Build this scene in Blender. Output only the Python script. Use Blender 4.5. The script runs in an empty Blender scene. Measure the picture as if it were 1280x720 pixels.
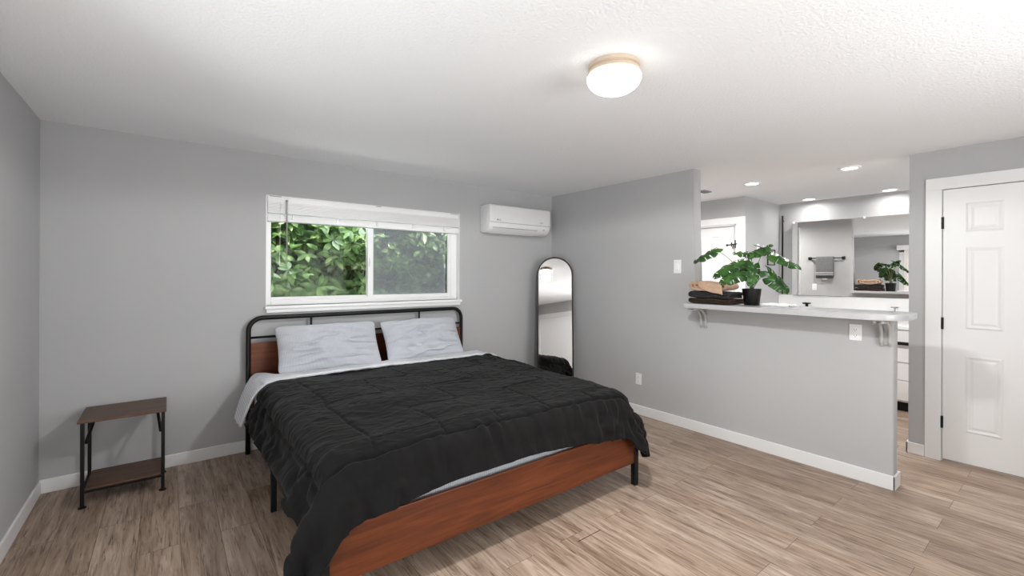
import bpy, bmesh, math, random
import numpy as np
from mathutils import Vector, Matrix

random.seed(7)
SC = bpy.context.scene
COL = SC.collection
PI = math.pi

# ------------------------------------------------------------------ materials
def rgb(r, g, b):
    f = lambda c: (c / 12.92) if c <= 0.04045 else ((c + 0.055) / 1.055) ** 2.4
    return (f(r / 255), f(g / 255), f(b / 255), 1)

def mat(name, col=(0.5, 0.5, 0.5, 1), rough=0.5, metal=0.0, spec=0.5):
    m = bpy.data.materials.new(name)
    m.use_nodes = True
    b = m.node_tree.nodes['Principled BSDF']
    b.inputs['Base Color'].default_value = col
    b.inputs['Roughness'].default_value = rough
    b.inputs['Metallic'].default_value = metal
    b.inputs['Specular IOR Level'].default_value = spec
    return m

def N(m, kind, **kw):
    n = m.node_tree.nodes.new(kind)
    for k, v in kw.items():
        if k.startswith('i_'):
            n.inputs[k[2:].replace('_', ' ')].default_value = v
        else:
            setattr(n, k, v)
    return n

def L(m, a, b):
    m.node_tree.links.new(a, b)

def P(m):
    return m.node_tree.nodes['Principled BSDF']

def ramp(m, fac, stops):
    r = N(m, 'ShaderNodeValToRGB')
    e = r.color_ramp.elements
    while len(e) < len(stops):
        e.new(0.5)
    for k, (p, c) in enumerate(stops):
        e[k].position = p
        e[k].color = c
    L(m, fac, r.inputs['Fac'])
    return r.outputs['Color']

def noise_bump(m, scale, strength, dist=0.01, detail=4, vec=None, prev=None):
    tc = N(m, 'ShaderNodeTexCoord')
    n = N(m, 'ShaderNodeTexNoise')
    n.inputs['Scale'].default_value = scale
    n.inputs['Detail'].default_value = detail
    L(m, vec or tc.outputs['Object'], n.inputs['Vector'])
    b = N(m, 'ShaderNodeBump')
    b.inputs['Strength'].default_value = strength
    b.inputs['Distance'].default_value = dist
    L(m, n.outputs['Fac'], b.inputs['Height'])
    if prev:
        L(m, prev, b.inputs['Normal'])
    L(m, b.outputs['Normal'], P(m).inputs['Normal'])
    return n, b

def var_color(m, c1, c2, scale, detail=3, stretch=(1, 1, 1)):
    tc = N(m, 'ShaderNodeTexCoord')
    mp = N(m, 'ShaderNodeMapping')
    mp.inputs['Scale'].default_value = stretch
    L(m, tc.outputs['Object'], mp.inputs['Vector'])
    n = N(m, 'ShaderNodeTexNoise')
    n.inputs['Scale'].default_value = scale
    n.inputs['Detail'].default_value = detail
    L(m, mp.outputs['Vector'], n.inputs['Vector'])
    L(m, ramp(m, n.outputs['Fac'], [(0.3, c1), (0.7, c2)]), P(m).inputs['Base Color'])
    return n

M = {}
M['wall'] = mat('wall_paint', rough=0.75, spec=0.3)
var_color(M['wall'], rgb(179, 179, 180), rgb(182, 182, 183), 1.5)
noise_bump(M['wall'], 160, 0.10, 0.004)
M['ceil'] = mat('ceiling_paint', rgb(239, 240, 242), 0.9, spec=0.2)
noise_bump(M['ceil'], 75, 0.35, 0.012, 5)
M['trim'] = mat('white_trim', rgb(232, 232, 232), 0.35)
noise_bump(M['trim'], 220, 0.03, 0.002)
M['plastic'] = mat('white_plastic', rgb(235, 235, 235), 0.3)
var_color(M['plastic'], rgb(232, 232, 232), rgb(238, 238, 238), 3)
M['vinyl'] = mat('white_vinyl', rgb(240, 240, 240), 0.3)
var_color(M['vinyl'], rgb(238, 238, 238), rgb(243, 243, 243), 2)
M['grey_plastic'] = mat('grey_plastic', rgb(150, 150, 152), 0.4)
var_color(M['grey_plastic'], rgb(145, 145, 147), rgb(156, 156, 158), 5)
M['black'] = mat('black_metal', rgb(13, 13, 13), 0.45, 0.0, 0.3)
noise_bump(M['black'], 300, 0.05, 0.001)
M['blackfab'] = mat('duvet_cloth', rgb(17, 16, 16), 0.9, spec=0.15)
M['counter'] = mat('bar_laminate', rgb(200, 200, 201), 0.22)
var_color(M['counter'], rgb(182, 182, 184), rgb(187, 187, 188), 14, 6)
M['corbel'] = mat('painted_bracket', rgb(176, 175, 174), 0.5)
noise_bump(M['corbel'], 120, 0.05, 0.002)
M['mirror'] = mat('mirror_glass', (0.9, 0.9, 0.9, 1), 0.0, 1.0)
n_ = var_color(M['mirror'], (0.90, 0.905, 0.905, 1), (0.905, 0.905, 0.90, 1), 2)
M['soil'] = mat('soil', rough=0.95)
var_color(M['soil'], rgb(40, 30, 22), rgb(70, 54, 40), 60)

def glass_mat():
    m = bpy.data.materials.new('window_glass')
    m.use_nodes = True
    nt = m.node_tree
    nt.nodes.remove(P(m))
    t = N(m, 'ShaderNodeBsdfTransparent')
    g = N(m, 'ShaderNodeBsdfGlossy')
    g.inputs['Roughness'].default_value = 0.02
    t.inputs['Color'].default_value = (0.97, 0.985, 0.98, 1)
    mix = N(m, 'ShaderNodeMixShader')
    fr = N(m, 'ShaderNodeFresnel')
    fr.inputs['IOR'].default_value = 1.12
    L(m, fr.outputs[0], mix.inputs[0])
    L(m, t.outputs[0], mix.inputs[1])
    L(m, g.outputs[0], mix.inputs[2])
    L(m, mix.outputs[0], nt.nodes['Material Output'].inputs['Surface'])
    return m
M['glass'] = glass_mat()

def screen_mat():
    m = bpy.data.materials.new('insect_screen_mesh')
    m.use_nodes = True
    nt = m.node_tree
    P(m).inputs['Base Color'].default_value = rgb(158, 161, 165)
    P(m).inputs['Roughness'].default_value = 0.8
    t = N(m, 'ShaderNodeBsdfTransparent')
    mix = N(m, 'ShaderNodeMixShader')
    tc = N(m, 'ShaderNodeTexCoord')
    n = N(m, 'ShaderNodeTexNoise')
    n.inputs['Scale'].default_value = 3.0
    n.inputs['Detail'].default_value = 5
    L(m, tc.outputs['Object'], n.inputs['Vector'])
    mr = N(m, 'ShaderNodeMapRange')
    mr.inputs['To Min'].default_value = 0.37
    mr.inputs['To Max'].default_value = 0.53
    L(m, n.outputs['Fac'], mr.inputs['Value'])
    L(m, mr.outputs[0], mix.inputs[0])
    L(m, t.outputs[0], mix.inputs[1])
    L(m, P(m).outputs[0], mix.inputs[2])
    L(m, mix.outputs[0], nt.nodes['Material Output'].inputs['Surface'])
    return m
M['screen'] = screen_mat()

def floor_mat():
    m = mat('vinyl_plank', rough=0.42, spec=0.4)
    tc = N(m, 'ShaderNodeTexCoord')
    sw = N(m, 'ShaderNodeMapping')
    sw.inputs['Rotation'].default_value = (0, 0, PI / 2)
    L(m, tc.outputs['Object'], sw.inputs['Vector'])
    br = N(m, 'ShaderNodeTexBrick')
    br.offset = 0.37
    br.offset_frequency = 2
    br.inputs['Color1'].default_value = (0.05, 0.05, 0.05, 1)
    br.inputs['Color2'].default_value = (0.95, 0.95, 0.95, 1)
    br.inputs['Mortar'].default_value = (0.5, 0.5, 0.5, 1)
    br.inputs['Scale'].default_value = 1.0
    br.inputs['Mortar Size'].default_value = 0.0012
    br.inputs['Mortar Smooth'].default_value = 0.1
    br.inputs['Brick Width'].default_value = 1.22
    br.inputs['Row Height'].default_value = 0.18
    L(m, sw.outputs[0], br.inputs['Vector'])
    sep = N(m, 'ShaderNodeSeparateColor')
    L(m, br.outputs['Color'], sep.inputs[0])
    # per plank shift of the grain
    off = N(m, 'ShaderNodeVectorMath', operation='SCALE')
    comb = N(m, 'ShaderNodeCombineXYZ')
    for k in range(3):
        L(m, sep.outputs[0], comb.inputs[k])
    L(m, comb.outputs[0], off.inputs[0])
    off.inputs['Scale'].default_value = 13.7
    add = N(m, 'ShaderNodeVectorMath', operation='ADD')
    L(m, tc.outputs['Object'], add.inputs[0])
    L(m, off.outputs[0], add.inputs[1])
    mp = N(m, 'ShaderNodeMapping')
    mp.inputs['Scale'].default_value = (30, 2.4, 1)
    L(m, add.outputs[0], mp.inputs['Vector'])
    n1 = N(m, 'ShaderNodeTexNoise')
    n1.inputs['Scale'].default_value = 1.0
    n1.inputs['Detail'].default_value = 8
    n1.inputs['Roughness'].default_value = 0.65
    n1.inputs['Distortion'].default_value = 1.1
    L(m, mp.outputs[0], n1.inputs['Vector'])
    mp2 = N(m, 'ShaderNodeMapping')
    mp2.inputs['Scale'].default_value = (120, 7, 1)
    L(m, add.outputs[0], mp2.inputs['Vector'])
    n2 = N(m, 'ShaderNodeTexNoise')
    n2.inputs['Scale'].default_value = 1.0
    n2.inputs['Detail'].default_value = 4
    n2.inputs['Distortion'].default_value = 0.8
    L(m, mp2.outputs[0], n2.inputs['Vector'])
    mp3 = N(m, 'ShaderNodeMapping')
    mp3.inputs['Scale'].default_value = (7, 1.6, 1)
    L(m, add.outputs[0], mp3.inputs['Vector'])
    n3 = N(m, 'ShaderNodeTexNoise')
    n3.inputs['Scale'].default_value = 1.0
    n3.inputs['Detail'].default_value = 3
    L(m, mp3.outputs[0], n3.inputs['Vector'])
    base = ramp(m, n1.outputs['Fac'], [(0.30, rgb(122, 103, 90)), (0.45, rgb(164, 145, 130)), (0.58, rgb(186, 168, 153)), (0.74, rgb(206, 191, 178))])
    streak = ramp(m, n2.outputs['Fac'], [(0.30, rgb(96, 80, 70)), (0.44, (1, 1, 1, 1)), (1, (1, 1, 1, 1))])
    mx = N(m, 'ShaderNodeMix', data_type='RGBA', blend_type='MULTIPLY')
    mx.inputs[0].default_value = 0.7
    L(m, base, mx.inputs[6])
    L(m, streak, mx.inputs[7])
    tint = ramp(m, sep.outputs[0], [(0.0, rgb(226, 218, 210)), (0.5, rgb(246, 241, 236)), (1.0, rgb(255, 255, 255))])
    mx2 = N(m, 'ShaderNodeMix', data_type='RGBA', blend_type='MULTIPLY')
    mx2.inputs[0].default_value = 0.9
    L(m, mx.outputs[2], mx2.inputs[6])
    L(m, tint, mx2.inputs[7])
    blot = ramp(m, n3.outputs['Fac'], [(0.3, rgb(205, 196, 188)), (0.65, (1, 1, 1, 1))])
    mx3 = N(m, 'ShaderNodeMix', data_type='RGBA', blend_type='MULTIPLY')
    mx3.inputs[0].default_value = 0.7
    L(m, mx2.outputs[2], mx3.inputs[6])
    L(m, blot, mx3.inputs[7])
    seam = N(m, 'ShaderNodeMix', data_type='RGBA', blend_type='MIX')
    L(m, br.outputs['Fac'], seam.inputs[0])
    L(m, mx3.outputs[2], seam.inputs[6])
    seam.inputs[7].default_value = rgb(88, 72, 62)
    L(m, seam.outputs[2], P(m).inputs['Base Color'])
    bp = N(m, 'ShaderNodeBump')
    bp.inputs['Strength'].default_value = 0.12
    bp.inputs['Distance'].default_value = 0.003
    L(m, n2.outputs['Fac'], bp.inputs['Height'])
    L(m, bp.outputs[0], P(m).inputs['Normal'])
    return m
M['floor'] = floor_mat()

def wood_mat(name, cols, stretch, rough=0.45, spec=0.4, dist=0.6):
    m = mat(name, rough=rough, spec=spec)
    tc = N(m, 'ShaderNodeTexCoord')
    mp = N(m, 'ShaderNodeMapping')
    mp.inputs['Scale'].default_value = stretch
    L(m, tc.outputs['Object'], mp.inputs['Vector'])
    n = N(m, 'ShaderNodeTexNoise')
    n.inputs['Scale'].default_value = 1
    n.inputs['Detail'].default_value = 7
    n.inputs['Roughness'].default_value = 0.6
    n.inputs['Distortion'].default_value = dist
    L(m, mp.outputs[0], n.inputs['Vector'])
    L(m, ramp(m, n.outputs['Fac'], [(0.28, cols[0]), (0.5, cols[1]), (0.74, cols[2])]), P(m).inputs['Base Color'])
    return m
M['bedwood'] = wood_mat('cherry_veneer', (rgb(70, 32, 12), rgb(96, 46, 20), rgb(114, 58, 27)), (2.2, 30, 34))
M['tablewood'] = wood_mat('walnut_veneer', (rgb(66, 46, 34), rgb(88, 64, 49), rgb(104, 78, 61)), (4, 45, 45))

def cloth_mat(name, c1, c2, stripe_axis=0, period=0.012, bump=0.3, rough=0.9, weave=600):
    """fine seersucker stripes along one axis"""
    m = mat(name, rough=rough, spec=0.2)
    tc = N(m, 'ShaderNodeTexCoord')
    w = N(m, 'ShaderNodeTexWave')
    w.bands_direction = 'XYZ'[stripe_axis]
    w.inputs['Scale'].default_value = 0.314 / period
    w.inputs['Distortion'].default_value = 1.2
    w.inputs['Detail'].default_value = 2
    w.inputs['Detail Scale'].default_value = 2
    L(m, tc.outputs['Object'], w.inputs['Vector'])
    L(m, ramp(m, w.outputs['Fac'], [(0.2, c1), (0.8, c2)]), P(m).inputs['Base Color'])
    b = N(m, 'ShaderNodeBump')
    b.inputs['Strength'].default_value = bump
    b.inputs['Distance'].default_value = 0.004
    L(m, w.outputs['Fac'], b.inputs['Height'])
    n = N(m, 'ShaderNodeTexNoise')
    n.inputs['Scale'].default_value = 90
    n.inputs['Detail'].default_value = 3
    L(m, tc.outputs['Object'], n.inputs['Vector'])
    b2 = N(m, 'ShaderNodeBump')
    b2.inputs['Strength'].default_value = 0.25
    b2.inputs['Distance'].default_value = 0.004
    L(m, n.outputs['Fac'], b2.inputs['Height'])
    L(m, b.outputs[0], b2.inputs['Normal'])
    L(m, b2.outputs[0], P(m).inputs['Normal'])
    return m
M['pillowcase'] = cloth_mat('pillowcase_cloth', rgb(178, 181, 188), rgb(196, 199, 205), 0, 0.0075)
M['sheet'] = cloth_mat('sheet_cloth', rgb(200, 201, 205), rgb(220, 221, 225), 0, 0.008)
M['mattress'] = cloth_mat('fitted_sheet_cloth', rgb(172, 175, 180), rgb(196, 198, 202), 0, 0.012)

def terry(name, c1, c2):
    m = mat(name, rough=0.95, spec=0.1)
    var_color(m, c1, c2, 60, 4)
    noise_bump(m, 420, 0.6, 0.004, 3)
    return m
M['beige'] = terry('beige_terry', rgb(186, 156, 132), rgb(204, 174, 150))
M['charcoal'] = terry('charcoal_terry', rgb(44, 43, 43), rgb(58, 56, 55))
M['brown'] = terry('brown_terry', rgb(46, 36, 32), rgb(66, 52, 46))
M['greyterry'] = terry('grey_terry', rgb(108, 108, 110), rgb(124, 124, 126))
M['whiteterry'] = terry('white_terry', rgb(222, 222, 222), rgb(236, 236, 236))

def duvet_mat():
    m = M['blackfab']
    n, b = noise_bump(m, 38, 0.25, 0.004, 4)
    tc = N(m, 'ShaderNodeTexCoord')
    mp = N(m, 'ShaderNodeMapping')
    mp.inputs['Scale'].default_value = (9, 17, 12)
    mp.inputs['Rotation'].default_value = (0.3, 0.2, 0.35)
    L(m, tc.outputs['Object'], mp.inputs['Vector'])
    n2 = N(m, 'ShaderNodeTexNoise')
    n2.inputs['Scale'].default_value = 1
    n2.inputs['Detail'].default_value = 4
    n2.inputs['Distortion'].default_value = 1.5
    L(m, mp.outputs[0], n2.inputs['Vector'])
    b2 = N(m, 'ShaderNodeBump')
    b2.inputs['Strength'].default_value = 0.4
    b2.inputs['Distance'].default_value = 0.008
    L(m, n2.outputs['Fac'], b2.inputs['Height'])
    L(m, b2.outputs[0], b.inputs['Normal'])
    P(m).inputs['Sheen Weight'].default_value = 0.05
    P(m).inputs['Sheen Roughness'].default_value = 0.4
duvet_mat()

def leaf_mat(name, dark, mid, light, rough=0.35, trans=0.25):
    m = mat(name, rough=rough, spec=0.5)
    oi = N(m, 'ShaderNodeTexCoord')
    n = N(m, 'ShaderNodeTexNoise')
    n.inputs['Scale'].default_value = 9
    n.inputs['Detail'].default_value = 3
    L(m, oi.outputs['Object'], n.inputs['Vector'])
    L(m, ramp(m, n.outputs['Fac'], [(0.32, dark), (0.5, mid), (0.7, light)]), P(m).inputs['Base Color'])
    nt = m.node_tree
    tr = N(m, 'ShaderNodeBsdfTranslucent')
    L(m, P(m).inputs['Base Color'].links[0].from_socket, tr.inputs['Color'])
    mix = N(m, 'ShaderNodeMixShader')
    mix.inputs[0].default_value = trans
    L(m, P(m).outputs[0], mix.inputs[1])
    L(m, tr.outputs[0], mix.inputs[2])
    L(m, mix.outputs[0], nt.nodes['Material Output'].inputs['Surface'])
    return m
M['monstera'] = leaf_mat('monstera_leaf', rgb(22, 48, 18), rgb(42, 84, 28), rgb(76, 124, 46), 0.22, 0.10)
M['petiole'] = mat('petiole_green', rough=0.5)
var_color(M['petiole'], rgb(58, 70, 38), rgb(92, 100, 62), 20)
M['hedge'] = leaf_mat('hedge_leaf', rgb(48, 76, 38), rgb(88, 120, 64), rgb(166, 190, 126), 0.3, 0.22)
M['twig'] = mat('twig_bark', rough=0.9)
var_color(M['twig'], rgb(70, 56, 42), rgb(104, 88, 66), 30)
M['earth'] = mat('garden_earth', rough=0.95)
var_color(M['earth'], rgb(52, 46, 36), rgb(80, 70, 54), 12)
M['fence'] = wood_mat('fence_boards', (rgb(40, 36, 32), rgb(56, 50, 44), rgb(70, 62, 54)), (30, 30, 2))

def glow(name, col, strength, base=(0.9, 0.9, 0.9, 1)):
    m = mat(name, base, 0.4)
    P(m).inputs['Emission Color'].default_value = col
    P(m).inputs['Emission Strength'].default_value = strength
    n = var_color(m, base, base, 2)
    return m
M['lampglass'] = glow('opal_glass', (1.0, 0.96, 0.89, 1), 4)
M['canlens'] = glow('led_lens', (1.0, 0.98, 0.95, 1), 6)
M['lampbase'] = mat('cream_metal', rgb(226, 198, 164), 0.4)
var_color(M['lampbase'], rgb(196, 178, 158), rgb(204, 186, 166), 6)
M['curtain'] = mat('blind_fabric', rgb(232, 226, 222), 0.8)
var_color(M['curtain'], rgb(228, 221, 216), rgb(238, 232, 228), 8)

# ------------------------------------------------------------------ mesh helpers
def new():
    return bmesh.new()

def box(bm, x0, x1, y0, y1, z0, z1, bev=0.0, seg=2):
    r = bmesh.ops.create_cube(bm, size=1)
    vs = r['verts']
    for v in vs:
        v.co = Vector(((x0 + x1) / 2 + v.co.x * (x1 - x0), (y0 + y1) / 2 + v.co.y * (y1 - y0), (z0 + z1) / 2 + v.co.z * (z1 - z0)))
    if bev:
        es = list({e for v in vs for e in v.link_edges})
        bmesh.ops.bevel(bm, geom=es, offset=bev, segments=seg, affect='EDGES', profile=0.5)

def tube(bm, pts, r, n=10, cap=True):
    pts = [Vector(p) for p in pts]
    rs = r if isinstance(r, (list, tuple)) else [r] * len(pts)
    rings = []
    up = None
    for k, p in enumerate(pts):
        a = pts[max(0, k - 1)]
        b = pts[min(len(pts) - 1, k + 1)]
        t = (b - a).normalized()
        if up is None:
            up = Vector((0, 0, 1)) if abs(t.z) < 0.9 else Vector((1, 0, 0))
        s = t.cross(up).normalized()
        up = s.cross(t).normalized()
        rings.append([bm.verts.new(p + (s * math.cos(2 * PI * j / n) + up * math.sin(2 * PI * j / n)) * rs[k]) for j in range(n)])
    for a, b in zip(rings, rings[1:]):
        for j in range(n):
            bm.faces.new((a[j], a[(j + 1) % n], b[(j + 1) % n], b[j]))
    if cap:
        bm.faces.new(rings[0][::-1])
        bm.faces.new(rings[-1])

def lathe(bm, prof, c, n=40, cap=True):
    """prof = [(r, z)...]"""
    rings = []
    for r, z in prof:
        rings.append([bm.verts.new((c[0] + r * math.cos(2 * PI * j / n), c[1] + r * math.sin(2 * PI * j / n), c[2] + z)) for j in range(n)])
    for a, b in zip(rings, rings[1:]):
        for j in range(n):
            bm.faces.new((a[j], a[(j + 1) % n], b[(j + 1) % n], b[j]))
    if cap:
        bm.faces.new(rings[0][::-1])
        bm.faces.new(rings[-1])

def prism(bm, poly, axis, a, b):
    """extrude a 2-D polygon: axis 'x' -> poly is (y,z); 'y' -> (x,z); 'z' -> (x,y)"""
    def pt(p, t):
        return {'x': (t, p[0], p[1]), 'y': (p[0], t, p[1]), 'z': (p[0], p[1], t)}[axis]
    A = [bm.verts.new(pt(p, a)) for p in poly]
    B = [bm.verts.new(pt(p, b)) for p in poly]
    bm.faces.new(A[::-1])
    bm.faces.new(B)
    n = len(poly)
    for k in range(n):
        bm.faces.new((A[k], A[(k + 1) % n], B[(k + 1) % n], B[k]))

def grid_mesh(bm, G):
    ny, nx = len(G), len(G[0])
    vs = [[bm.verts.new(G[j][i]) for i in range(nx)] for j in range(ny)]
    for j in range(ny - 1):
        for i in range(nx - 1):
            bm.faces.new((vs[j][i], vs[j][i + 1], vs[j + 1][i + 1], vs[j + 1][i]))

def obj(name, bm, m, parent=None, smooth=False, angle=None):
    bmesh.ops.recalc_face_normals(bm, faces=bm.faces[:])
    me = bpy.data.meshes.new(name)
    bm.to_mesh(me)
    bm.free()
    me.materials.append(m)
    if smooth or angle:
        for p in me.polygons:
            p.use_smooth = True
        if angle:
            try:
                me.set_sharp_from_angle(angle=math.radians(angle))
            except Exception:
                pass
    o = bpy.data.objects.new(name, me)
    COL.objects.link(o)
    if parent:
        o.parent = parent
    return o

def tag(o, label=None, cat=None, group=None, kind=None):
    if label: o['label'] = label
    if cat: o['category'] = cat
    if group: o['group'] = group
    if kind: o['kind'] = kind
    return o

def thing(name, label=None, cat=None, loc=(0, 0, 0), rz=0.0, group=None, kind=None):
    o = bpy.data.objects.new(name, None)
    o.empty_display_size = 0.1
    COL.objects.link(o)
    o.location = loc
    o.rotation_euler = (0, 0, rz)
    return tag(o, label, cat, group, kind)

def struct(name, bm, m, label, cat, angle=None):
    return tag(obj(name, bm, m, angle=angle), label, cat, None, 'structure')

def bez(p0, p1, p2, n=8):
    p0, p1, p2 = Vector(p0), Vector(p1), Vector(p2)
    return [p0 * (1 - t) ** 2 + p1 * 2 * t * (1 - t) + p2 * t * t for t in [k / n for k in range(n + 1)]]

# ------------------------------------------------------------------ dimensions
H = 2.44
W = 4.535          # face of the bar wall
WB = 4.655         # its bathroom side
XD = 5.468         # wall with the panelled door
XH = 6.36          # hallway wall with a door
YB = -1.56         # bathroom end wall
XV = 7.41          # vanity wall
YF = -5.6          # wall behind the camera
Y1 = -1.945        # where the bar opening starts
Y2 = -3.385        # end of the bar half wall
ZC = 1.195         # bar top

# ------------------------------------------------------------------ room shell
bm = new(); box(bm, -0.12, 7.53, YF - 0.12, 0.14, -0.1, 0)
struct('floor', bm, M['floor'], 'taupe wood-look plank floor running through the bedroom', 'floor')
bm = new(); box(bm, 2.42, 2.60, -2.499, -2.4955, 0.0, 0.0006)
tag(obj('trim_1', bm, M['black'], None), 'dark open end joint between two floor planks in front of bed', 'floor joint', None, 'structure')
bm = new(); box(bm, -0.12, 7.53, YF - 0.12, 0.14, H, H + 0.1)
struct('ceiling', bm, M['ceil'], 'white textured ceiling over bedroom and bathroom', 'ceiling')

WX0, WX1, WZ0, WZ1 = 1.307, 3.168, 1.175, 2.10
bm = new()
box(bm, -0.12, WX0, 0, 0.14, 0, H); box(bm, WX1, XH + 0.12, 0, 0.14, 0, H)
box(bm, WX0, WX1, 0, 0.14, 0, WZ0); box(bm, WX0, WX1, 0, 0.14, WZ1, H)
struct('wall_back', bm, M['wall'], 'grey wall behind the bed with the window', 'wall')

SY0, SY1, SZ = -4.0, -2.12, 2.08
bm = new()
box(bm, -0.12, 0, SY1, 0.0, 0, H); box(bm, -0.12, 0, YF, SY0, 0, H); box(bm, -0.12, 0, SY0, SY1, SZ, H)
struct('wall_left', bm, M['wall'], 'grey wall at the left edge of the photo', 'wall')

FX0, FX1, FZ0, FZ1 = 1.75, 3.75, 0.85, 2.08
BX0, BX1 = 5.85, 7.15
bm = new()
for xa, xb in ((-0.12, FX0), (FX1, BX0), (BX1, 7.53)):
    box(bm, xa, xb, YF - 0.12, YF, 0, H)
for xa, xb in ((FX0, FX1), (BX0, BX1)):
    box(bm, xa, xb, YF - 0.12, YF, 0, FZ0); box(bm, xa, xb, YF - 0.12, YF, FZ1, H)
struct('wall_front', bm, M['wall'], 'grey wall behind the camera above the white closet doors', 'wall')

bm = new()
poly = [(0, 0), (0, H), (Y1 + 0.012, H), (Y1 + 0.004, H), (Y1, H), (Y1, 1.155), (Y2, 1.155), (Y2, 0)]
prism(bm, [(0, 0), (0, H), (Y1, H), (Y1, 1.155), (Y2, 1.155), (Y2, 0)], 'x', W, WB)
es = [e for e in bm.edges if abs(e.verts[0].co.y - e.verts[1].co.y) < 1e-4 and abs(e.verts[0].co.x - e.verts[1].co.x) < 1e-4 and e.verts[0].co.y < -1 and e.calc_length() > 0.5]
bmesh.ops.bevel(bm, geom=es, offset=0.02, segments=4, affect='EDGES', profile=0.5)
struct('wall_right', bm, M['wall'], 'grey wall right of the bed that drops to a half wall under the bar', 'wall', 40)

DY0, DY1, DZ = -4.252, -3.487, 2.126
bm = new()
box(bm, XD, XD + 0.12, DY1, -3.29, 0, H); box(bm, XD, XD + 0.12, YF, DY0, 0, H); box(bm, XD, XD + 0.12, DY0, DY1, DZ, H)
struct('wall_closet', bm, M['wall'], 'grey wall around the panelled white door at the right edge', 'wall')

EY0, EY1, EZ = -1.466, -0.70, 2.10
bm = new()
box(bm, XH, XH + 0.12, YB, EY0, 0, H); box(bm, XH, XH + 0.12, EY1, 0, 0, H); box(bm, XH, XH + 0.12, EY0, EY1, EZ, H)
struct('wall_hall', bm, M['wall'], 'short grey wall above the white hallway door beyond the bar', 'wall')
bm = new(); box(bm, XH + 0.12, XV, YB, YB + 0.12, 0, H)
bmv = bm
struct('wall_bath', bm, M['wall'], 'pale wall of the bathroom with the towel ring', 'wall')
bm = new(); box(bm, XV, XV + 0.12, YF, YB + 0.12, 0, H)
struct('wall_vanity', bm, M['wall'], 'pale bathroom wall carrying the wide mirror', 'wall')

def board(name, boxes, label):
    bm = new()
    for b in boxes:
        box(bm, *b, bev=0.004, seg=2)
    return struct(name, bm, M['trim'], label, 'baseboard')
board('baseboard_back', [(0.0, W, -0.013, 0, 0, 0.092), (WB, XH, -0.013, 0, 0, 0.092)], 'white baseboard along the wall behind the bed')
board('baseboard_left', [(0, 0.013, SY1 + 0.07, -0.013, 0, 0.092), (0, 0.013, YF, SY0 - 0.07, 0, 0.092)], 'white baseboard along the left wall')
board('baseboard_right', [(W - 0.014, W, Y2 - 0.014, -0.013, 0, 0.096), (W - 0.014, WB + 0.014, Y2 - 0.014, Y2, 0, 0.096), (WB, WB + 0.014, Y2 - 0.014, 0, 0, 0.096)], 'white baseboard along the half wall and around its end')
board('baseboard_closet', [(XD - 0.014, XD, -3.39, -3.276, 0, 0.09), (XD - 0.014, XD + 0.13, -3.29, -3.276, 0, 0.09)], 'short white baseboard beside the panelled door')
board('baseboard_bath', [(XH + 0.12, XV, YB - 0.013, YB, 0, 0.092)], 'white baseboard under the towel ring wall')

# ------------------------------------------------------------------ window with blind
win = thing('window_1', 'white framed sliding window over the bed looking onto bushes', 'window', (0, 0, 0), kind='structure')
bm = new()
yo0, yo1 = 0.055, 0.12
box(bm, WX0, WX0 + 0.045, yo0, yo1, WZ0, WZ1, 0.004); box(bm, WX1 - 0.07, WX1, yo0, yo1, WZ0, WZ1, 0.004)
box(bm, WX0 + 0.045, WX1 - 0.07, yo0 + 0.001, yo1 - 0.001, WZ0, WZ0 + 0.045, 0.004); box(bm, WX0 + 0.045, WX1 - 0.07, yo0 + 0.001, yo1 - 0.001, WZ1 - 0.04, WZ1, 0.004)
box(bm, WX0 + 0.045, WX1 - 0.07, yo0 + 0.02, yo0 + 0.028, WZ0 + 0.045, WZ0 + 0.058, 0.002)
obj('window_frame', bm, M['vinyl'], win)
bm = new()   # drywall lining of the opening
box(bm, WX0 - 0.002, WX0 + 0.006, -0.002, yo0, WZ0, WZ1); box(bm, WX1 - 0.006, WX1 + 0.002, -0.002, yo0, WZ0, WZ1)
box(bm, WX0, WX1, -0.002, yo0, WZ1 - 0.006, WZ1 + 0.002)
obj('jamb_lining', bm, M['vinyl'], win)
def sash(x0, x1, z0, z1, ya, yb, w, wr=None):
    bm = new()
    wr = wr or w
    box(bm, x0, x0 + w, ya, yb, z0, z1, 0.003); box(bm, x1 - wr, x1, ya, yb, z0, z1, 0.003)
    box(bm, x0 + w, x1 - wr, ya, yb, z0, z0 + 0.028, 0.003); box(bm, x0 + w, x1 - wr, ya, yb, z1 - 0.035, z1, 0.003)
    s = obj('sash', bm, M['vinyl'], win)
    bm = new(); box(bm, x0 + w, x1 - wr, (ya + yb) / 2 - 0.002, (ya + yb) / 2 + 0.002, z0 + 0.028, z1 - 0.035)
    p = obj('glass_pane', bm, M['glass'], s)
    return s
s1 = sash(1.335, 2.235, WZ0 + 0.04, WZ1 - 0.04, 0.092, 0.115, 0.02, 0.05)
s2 = sash(2.185, 3.10, WZ0 + 0.04, WZ1 - 0.04, 0.064, 0.09, 0.055, 0.035)
bm = new(); box(bm, 2.196, 2.212, 0.052, 0.066, 1.52, 1.60, 0.003); box(bm, 2.198, 2.21, 0.044, 0.056, 1.548, 1.57, 0.003)
obj('latch', bm, M['plastic'], s2)
bm = new(); box(bm, 2.245, 3.065, 0.1155, 0.1175, WZ0 + 0.05, WZ1 - 0.05)
sm_ = obj('insect_screen', bm, M['screen'], win)
tag(sm_, 'grey insect screen over right pane')
bm = new(); box(bm, WX0 - 0.012, WX1 + 0.022, -0.035, 0.055, WZ0 - 0.028, WZ0, 0.006); box(bm, WX0, WX1 + 0.01, -0.016, 0, WZ0 - 0.06, WZ0 - 0.028, 0.004)
obj('window_sill', bm, M['vinyl'], win)

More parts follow.
